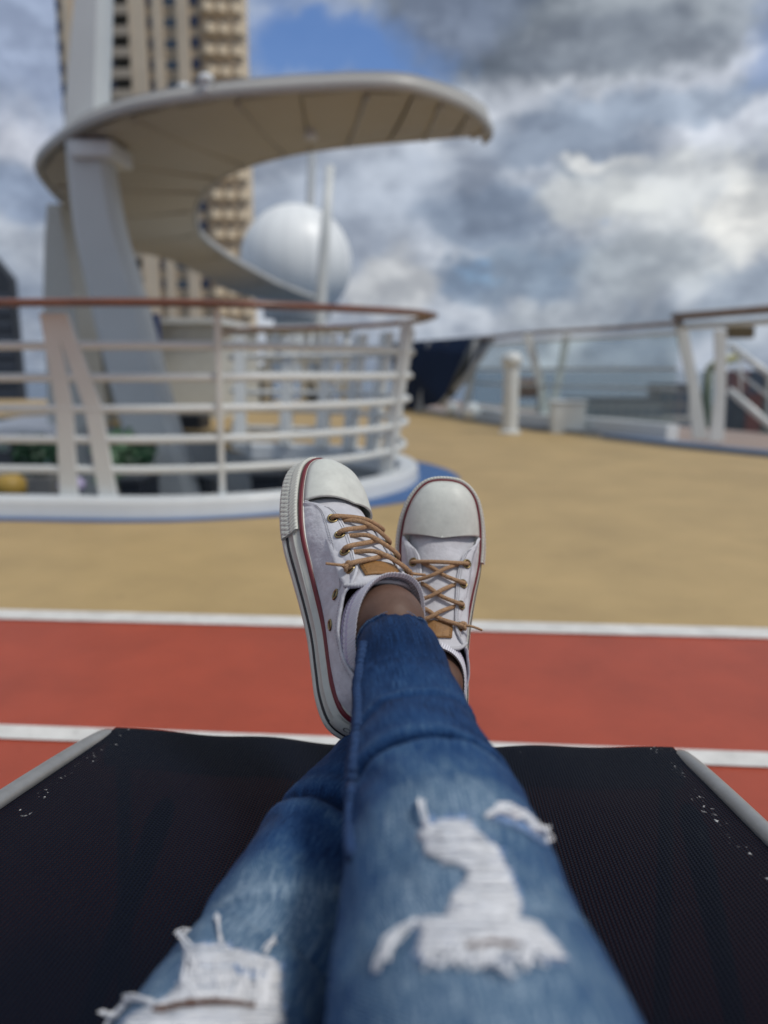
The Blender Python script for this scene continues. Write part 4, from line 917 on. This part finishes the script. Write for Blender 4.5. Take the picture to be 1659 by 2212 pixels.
    for i in range(nr+1):
        r = i/nr; row = []
        for p in rm:
            base_y = .2095+.0035*min(1, (abs(p.x)/.043))**2 if True else 0
            c = Vector((0, .2085)); q = c.lerp(p, r); z = .0300+.0285*max(0, 1-r**2.3)**.62 if r < 1 else .0300
            row.append(bend((q.x, q.y, z)))
        rows.append(row)
    mb.rings(rows, closed=False, caps=False); o = fin(mb, 'toe_cap', CAPM); so = o.modifiers.new('t', 'SOLIDIFY'); so.thickness = .0022; so.offset = -1
    # tongue
    mb = MB(); rows = []
    for i in range(61):
        y = .216-(.216-.094)*i/60; hw = .036 if y > .19 else .033; hw *= 1-.30*max(0, (.100-y)/.006)**2 if y < .100 else 1
        rows.append([tongue(hw*(j/14-1), y) for j in range(29)])
    mb.rings(rows, closed=False, caps=False); o = fin(mb, 'tongue', TONG); so = o.modifiers.new('t', 'SOLIDIFY'); so.thickness = .0028; so.offset = 1
    e_ = [tongue(.033*(j/20-1), .1035, .0006) for j in range(0)]
    mb = MB(); endp = [tongue(.0325*k/20*1.0, .0945+.0055*max(0, (abs(k)/20-.72)/.28)**2, .0002) for k in range(-20, 21)]
    mb.tube(spline([tuple(p) for p in endp], 120), [.0016*(1+.35*(i % 3 == 0)) for i in range(120)], 8); fin(mb, 'tongue_binding', THREAD)
    mb = MB(); mb.rings([[tongue(-.019+.038*i/14, .1215-.0165*j/8, .0026) for i in range(15)] for j in range(9)], closed=False, caps=False); o = fin(mb, 'leather_patch', LEATH); so = o.modifiers.new('t', 'SOLIDIFY'); so.thickness = .0016; so.offset = 1
    mb = MB()
    for xs in (-.0168, .0168):
        for j in range(5): a = .1205-.0030*j; mb.tube([tongue(xs, a, .0030), tongue(xs, a-.0017, .0030)], .0004, 5)
    fin(mb, 'patch_stitching', mat('brown_thread', (.30, .17, .07), .8), kind='stuff')
    # stitching
    def dashes(f, n_, m, nm='stitching', r=.00038):
        mb = MB()
        for i in range(n_):
            a, b_ = f(i/n_), f((i+.62)/n_); mb.tube([a, b_], r, 5)
        return mb
    mb = MB()
    lines = [((1.6, .955), (6.6, .965), 70), ((1.5, .90), (6.6, .91), 70)]
    for m_side in (0, 1):
        for (ta, sa), (tb, sb), n_ in lines+[((1.2, .66), (6.9, .52), 62), ((1.15, .62), (6.9, .48), 62), ((7.2, .84), (12.9, .86), 60)]:
            for i in range(n_):
                def g(u): 
                    tt = ta+(tb-ta)*u; ss = sa+(sb-sa)*u; tt = NQ-tt if m_side else tt; return QS(tt, ss)+QN(tt, ss)*.0003
                mb.tube([g(i/n_), g((i+.6)/n_)], .00042, 4)
    fin(mb, 'stitching', THREAD, kind='stuff')
    # eyelets
    rowt = [2.62, 3.70, 4.78, 5.86]; eye = {}
    def eyelet(tt, ss, key):
        c = QS(tt, ss); n_ = QN(tt, ss); a = n_.orthogonal().normalized(); b_ = n_.cross(a); mb = MB(); eye[key] = (c, n_)
        prof = [(.0052, .0002), (.0050, .0010), (.0042, .0014), (.0034, .0010), (.0030, -.0004)]
        mb.rings([[c+(a*math.cos(k*2*math.pi/24)+b_*math.sin(k*2*math.pi/24))*r+n_*h_ for k in range(24)] for r, h_ in prof], True, False)
        mb.add([c+(a*math.cos(k*2*math.pi/24)+b_*math.sin(k*2*math.pi/24))*.0033+n_*.0004 for k in range(24)], [tuple(range(24))], 1)
        fin(mb, 'eyelet', [BRASS, HOLE])
    for k, tt in enumerate(rowt):
        eyelet(tt, .80, ('m', k)); eyelet(NQ-tt, .80, ('l', k))
    for tt in (6.9, 8.4): eyelet(tt, .40, ('v', tt))
    # laces
    def cord(P_, n_=40, r=.0020):
        mb = MB(); n_ = 150; mb.tube(spline([tuple(p) for p in P_], n_), [r*(.93+.07*(i % 3)/2+.03*nz(Vector((i*.2, P_[0].x*400, 0)))) for i in range(n_)], 10, flat=(1, 1.12)); fin(mb, 'lace', LACE)
    def edge(sd_, k, lift): tt = rowt[k] if sd_ == 'm' else NQ-rowt[k]; return QS(tt, 1.)+Vector((0, 0, lift)), QS(tt, .93)+QN(tt, .93)*.0026
    c, n_ = eye[('m', 0)]; c2, n2_ = eye[('l', 0)]
    ym = (c.y+c2.y)/2
    cord([c-n_*.002, c+n_*.0022, edge('m', 0, .003)[1]+Vector((0, 0, .001)), tongue(0, ym, .0062), edge('l', 0, .003)[1]+Vector((0, 0, .001)), c2+n2_*.0022, c2-n2_*.002], 60)
    for k in range(3):
        for sd_, op, ov in (('m', 'l', .0045), ('l', 'm', .0082)):
            c, n_ = eye[(sd_, k+1)]; st, _ = edge(op, k, -.0015); yk = .5*(st.y+c.y)
            sg = 1 if op == 'l' else -1
            P_ = [st+Vector((sg*.003, .001, -.004)), st+Vector((-sg*.003, -.001, .0015)), tongue(sg*.006, st.y-.3*(st.y-c.y), ov-.001), tongue(-sg*.006, st.y-.65*(st.y-c.y), ov), edge(sd_, k+1, 0)[1]+Vector((0, .0015, .0012)), c+n_*.0024, c-n_*.0022]
            cord(P_, 60)
    for sd_ in ('m', 'l'):                                          # knotted ends at the last eyelets
        c, n_ = eye[(sd_, 3)]; mb = MB(); a = n_.orthogonal().normalized(); b_ = n_.cross(a); kc = c+n_*.0042
        mb.tube([kc+(a*(math.sin(t_)+2*math.sin(2*t_))+b_*(math.cos(t_)-2*math.cos(2*t_))+n_*-math.sin(3*t_)*1.3)*.00125 for t_ in [2*math.pi*i/60 for i in range(60)]], .0018, 8, closed=True)
        mb.ball(kc, .0026, 10, 6); fin(mb, 'lace_knot', LACE)
        out_ = Vector((-1 if sd_ == 'm' else 1, 0, 0)); mb = MB()
        tail = spline([tuple(kc), tuple(kc+out_*.007+n_*.002+Vector((0, -.001, 0))), tuple(kc+out_*.018+n_*.001+Vector((0, -.004 if side < 0 else .001, -.002)))], 16)
        mb.tube(tail, [.0015-.0004*i/15 for i in range(16)], 8); fin(mb, 'lace_end', LACE)
    # heel label with raised lettering
    hl = band('heel_label', .0065, .0235, .0016, .0014, RUB, HS-.030, HS+.030)
    for line, zc, size in (('CONVERSE', .0150, .0085), ('ALL STAR', .0082, .0060)):
        fc = bpy.data.curves.new('lettering', 'FONT'); fc.body = line; fc.size = size; fc.align_x = 'CENTER'
        tob = bpy.data.objects.new('lettering', fc); COL.objects.link(tob); dg = bpy.context.evaluated_depsgraph_get(); tme = tob.evaluated_get(dg).to_mesh()
        V_ = []
        for v in tme.vertices:
            s_ = v.co.x*.92; p, q = oat(HS+s_*(1 if OUTL[12][0] < 0 else -1)); o = .0021
            if side < 0: p, q = oat(HS-s_)
            V_.append(bend((p.x+q.x*o, p.y+q.y*o, zc+v.co.y)))
        F_ = [tuple(p.vertices) for p in tme.polygons]; tob.evaluated_get(dg).to_mesh_clear(); bpy.data.objects.remove(tob)
        mb = MB(); mb.add(V_, F_); fin(mb, 'lettering', BLK, smooth=False)
    return up
def basis(O, Xc, Yc, Zc, s):
    def D(v): return _r*v[0]-_u*v[1]+_f*v[2]
    m = Matrix.Identity(4)
    for k, c in enumerate((Xc, Yc, Zc)):
        d = D(c)*s
        for r in range(3): m[r][k] = d[r]
    m.translation = CW(*O); return m
MR = basis((-.0245, .1925, .6221), (.8607, .1343, .4911), (-.1873, -.8134, .5507), (.4734, -.5660, -.6750), 1.0)
ML = basis((.0591, .2430, .8099), (.9868, .0145, -.1611), (.0405, -.9864, .1593), (-.1566, -.1637, -.9740), 1.0)
FLEX[:] = [.009, math.radians(17)]
shR = sneaker(1, MR, 'sneaker of the upper crossed leg, turned to show its side and ventilation holes', '')
FLEX[:] = [.021, math.radians(-6)]
shL = sneaker(-1, ML, 'sneaker behind, its toe cap and laces facing the viewer', '')

# ================================================================== SOCKS AND BODY
SOCK = bpy.data.materials.new('ribbed_sock'); SOCK.use_nodes = True; t = SOCK.node_tree; b = t.nodes['Principled BSDF']; uvn = t.nodes.new('ShaderNodeTexCoord'); sx = t.nodes.new('ShaderNodeSeparateXYZ'); t.links.new(uvn.outputs['UV'], sx.inputs[0])
rp = t.nodes.new('ShaderNodeValToRGB'); t.links.new(sx.outputs[1], rp.inputs[0]); rp.color_ramp.interpolation = 'CONSTANT'; el = rp.color_ramp.elements
el[0].position = 0; el[0].color = (.52, .45, .62, 1); el[1].position = .40; el[1].color = (.09, .09, .13, 1)
for ps, c_ in ((.43, (.70, .69, .78)), (.52, (.52, .45, .62)), (.60, (.10, .10, .15)), (.625, (.72, .71, .80)), (.70, (.58, .53, .68)), (.76, (.76, .76, .82))):
    e = el.new(ps); e.color = (*c_, 1)
t.links.new(tmix(tmr(tm('SINE', tm('MULTIPLY', sx.outputs[0], 2*math.pi*84)), -1, 1, .5, 1), (.30, .30, .37), rp.outputs[0]), b.inputs['Base Color']); b.inputs['Roughness'].default_value = .95; b.inputs['Specular IOR Level'].default_value = .15
bodyv = MB()
def ankle(side, Mx, ST, nm):
    # centre path in shoe space from inside the heel to the trouser leg
    iM = Mx.inverted(); c0 = iM @ CW(*ST[0][1:4]); c1 = iM @ CW(*ST[1][1:4]); c0.x *= side; c1.x *= side
    up_ = [(Vector((0, .062, .030)), .030, .040), (Vector((0, .060, .055)), .0305, .040), (Vector((0, .060, .078)), .0310, .037), (Vector((.0, .058, .094)), .0305, .035)]
    def ring(c, ax, rx, ry, k=84, rib=0, tilt=0):
        ax = ax.normalized(); fy = Vector((0, 1, 0))-ax*ax.y; fy.normalize(); fx = fy.cross(ax); R = []
        for i in range(k):
            a = 2*math.pi*i/k; r = 1+(rib*(.5+.5*math.cos(84*a)) if rib else 0); ca, sa = math.cos(a), math.sin(a); e_ = .82 if rib else 1; R.append(c+fx*math.copysign(abs(ca)**e_, ca)*rx*r+fy*math.copysign(abs(sa)**e_, sa)*ry*r+Vector((0, 0, tilt*sa)))
        return R
    cen_ = [p[0] for p in up_]+[c0, c1]; ST_ = []
    # sock
    seg = 336; R = []; UV_ = []
    prof = [(0, .028, .0230, .0340), (.25, .045, .0270, .0375), (.5, .060, .0318, .0405), (.72, .072, .0328, .0385), (.85, .081, .0325, .0365), (.97, .0870, .0320, .0350), (1.0, .0885, .0314, .0342), (1.0, .085, .0298, .0324)]
    pr = [cr(prof, (len(prof)-1)*i/48) for i in range(49)]
    for v, z, rx, ry in pr:
        c = Vector((0, .0645-.06*(z-.05), z)); rb = .018*sstep(0, .1, v); R.append([Vector((p.x*side, p.y, p.z)) for p in ring(c, Vector((0, -.25, 1)), rx, ry, seg, rb, .019*v)]); UV_ += [(i/seg, v) for i in range(seg)]
    mb = MB(); mb.rings(R, True, False)
    if side < 0: mb.f = [tuple(reversed(f)) for f in mb.f]
    o = mk('sock', mb.v, mb.f, SOCK, person, True, uv=UV_); o.matrix_local = Matrix.Translation(-person.location) @ Mx
    # body chain (world space)
    chain = [(Vector((0, .20, .030)), .022, .012), (Vector((0, .15, .040)), .024, .018), (Vector((0, .10, .043)), .022, .018), (Vector((0, .066, .058)), .0265, .031), (Vector((0, .058, .078)), .0290, .0315)]
    R = []
    for c, rx, ry in chain:
        ax = Vector((0, -1, .15)) if c.y > .09 else (Vector((0, -.8, .8)) if c.y > .06 and c.z < .07 else Vector((0, -.25, 1)))
        R.append([Mx @ Vector((p.x*side, p.y, p.z)) for p in ring(c, ax, rx, ry, 40)])
    a = Mx @ Vector((0, .056, .100)); n_ = CW(*ST[0][1:4]); n2_ = CW(*ST[2][1:4]); 
    P_ = [Mx @ Vector((0, .062, .062)), Mx @ Vector((0, .063, .084)), (Mx @ Vector((0, .062, .094))).lerp(n_, .45), n_, CW(*ST[1][1:4]), n2_]+[CW(*q[1:4]) for q in ST[3:]]
    rr = [.0310, .0335, .0278, .0205, .0235]+[q[4]*(.70 if q[0] < 2300 else .8) for q in ST[2:]]
    bodyv.tube([tuple(q) for q in spline([tuple(p) for p in P_], 90)], [cr([(x,) for x in rr], (len(rr)-1)*i/89)[0] for i in range(90)], 40, flat=(1.08, .94), up=_u)
    bodyv.rings(R, True, True)
ankle(1, MR, RL, 'R'); ankle(-1, ML, LL, 'L')
bodyv.ball(CW(-.015, .305, -.14), .155, 24, 14, (1.1, .9, .75)); bodyv.v = [P3(p) for p in bodyv.v]
body = bodyv.build('body', SKIN, person, True)
rm_ = body.modifiers.new('r', 'REMESH'); rm_.mode = 'VOXEL'; rm_.voxel_size = .004; rm_.use_smooth_shade = True
sm_ = body.modifiers.new('s', 'SMOOTH'); sm_.factor = .5; sm_.iterations = 6
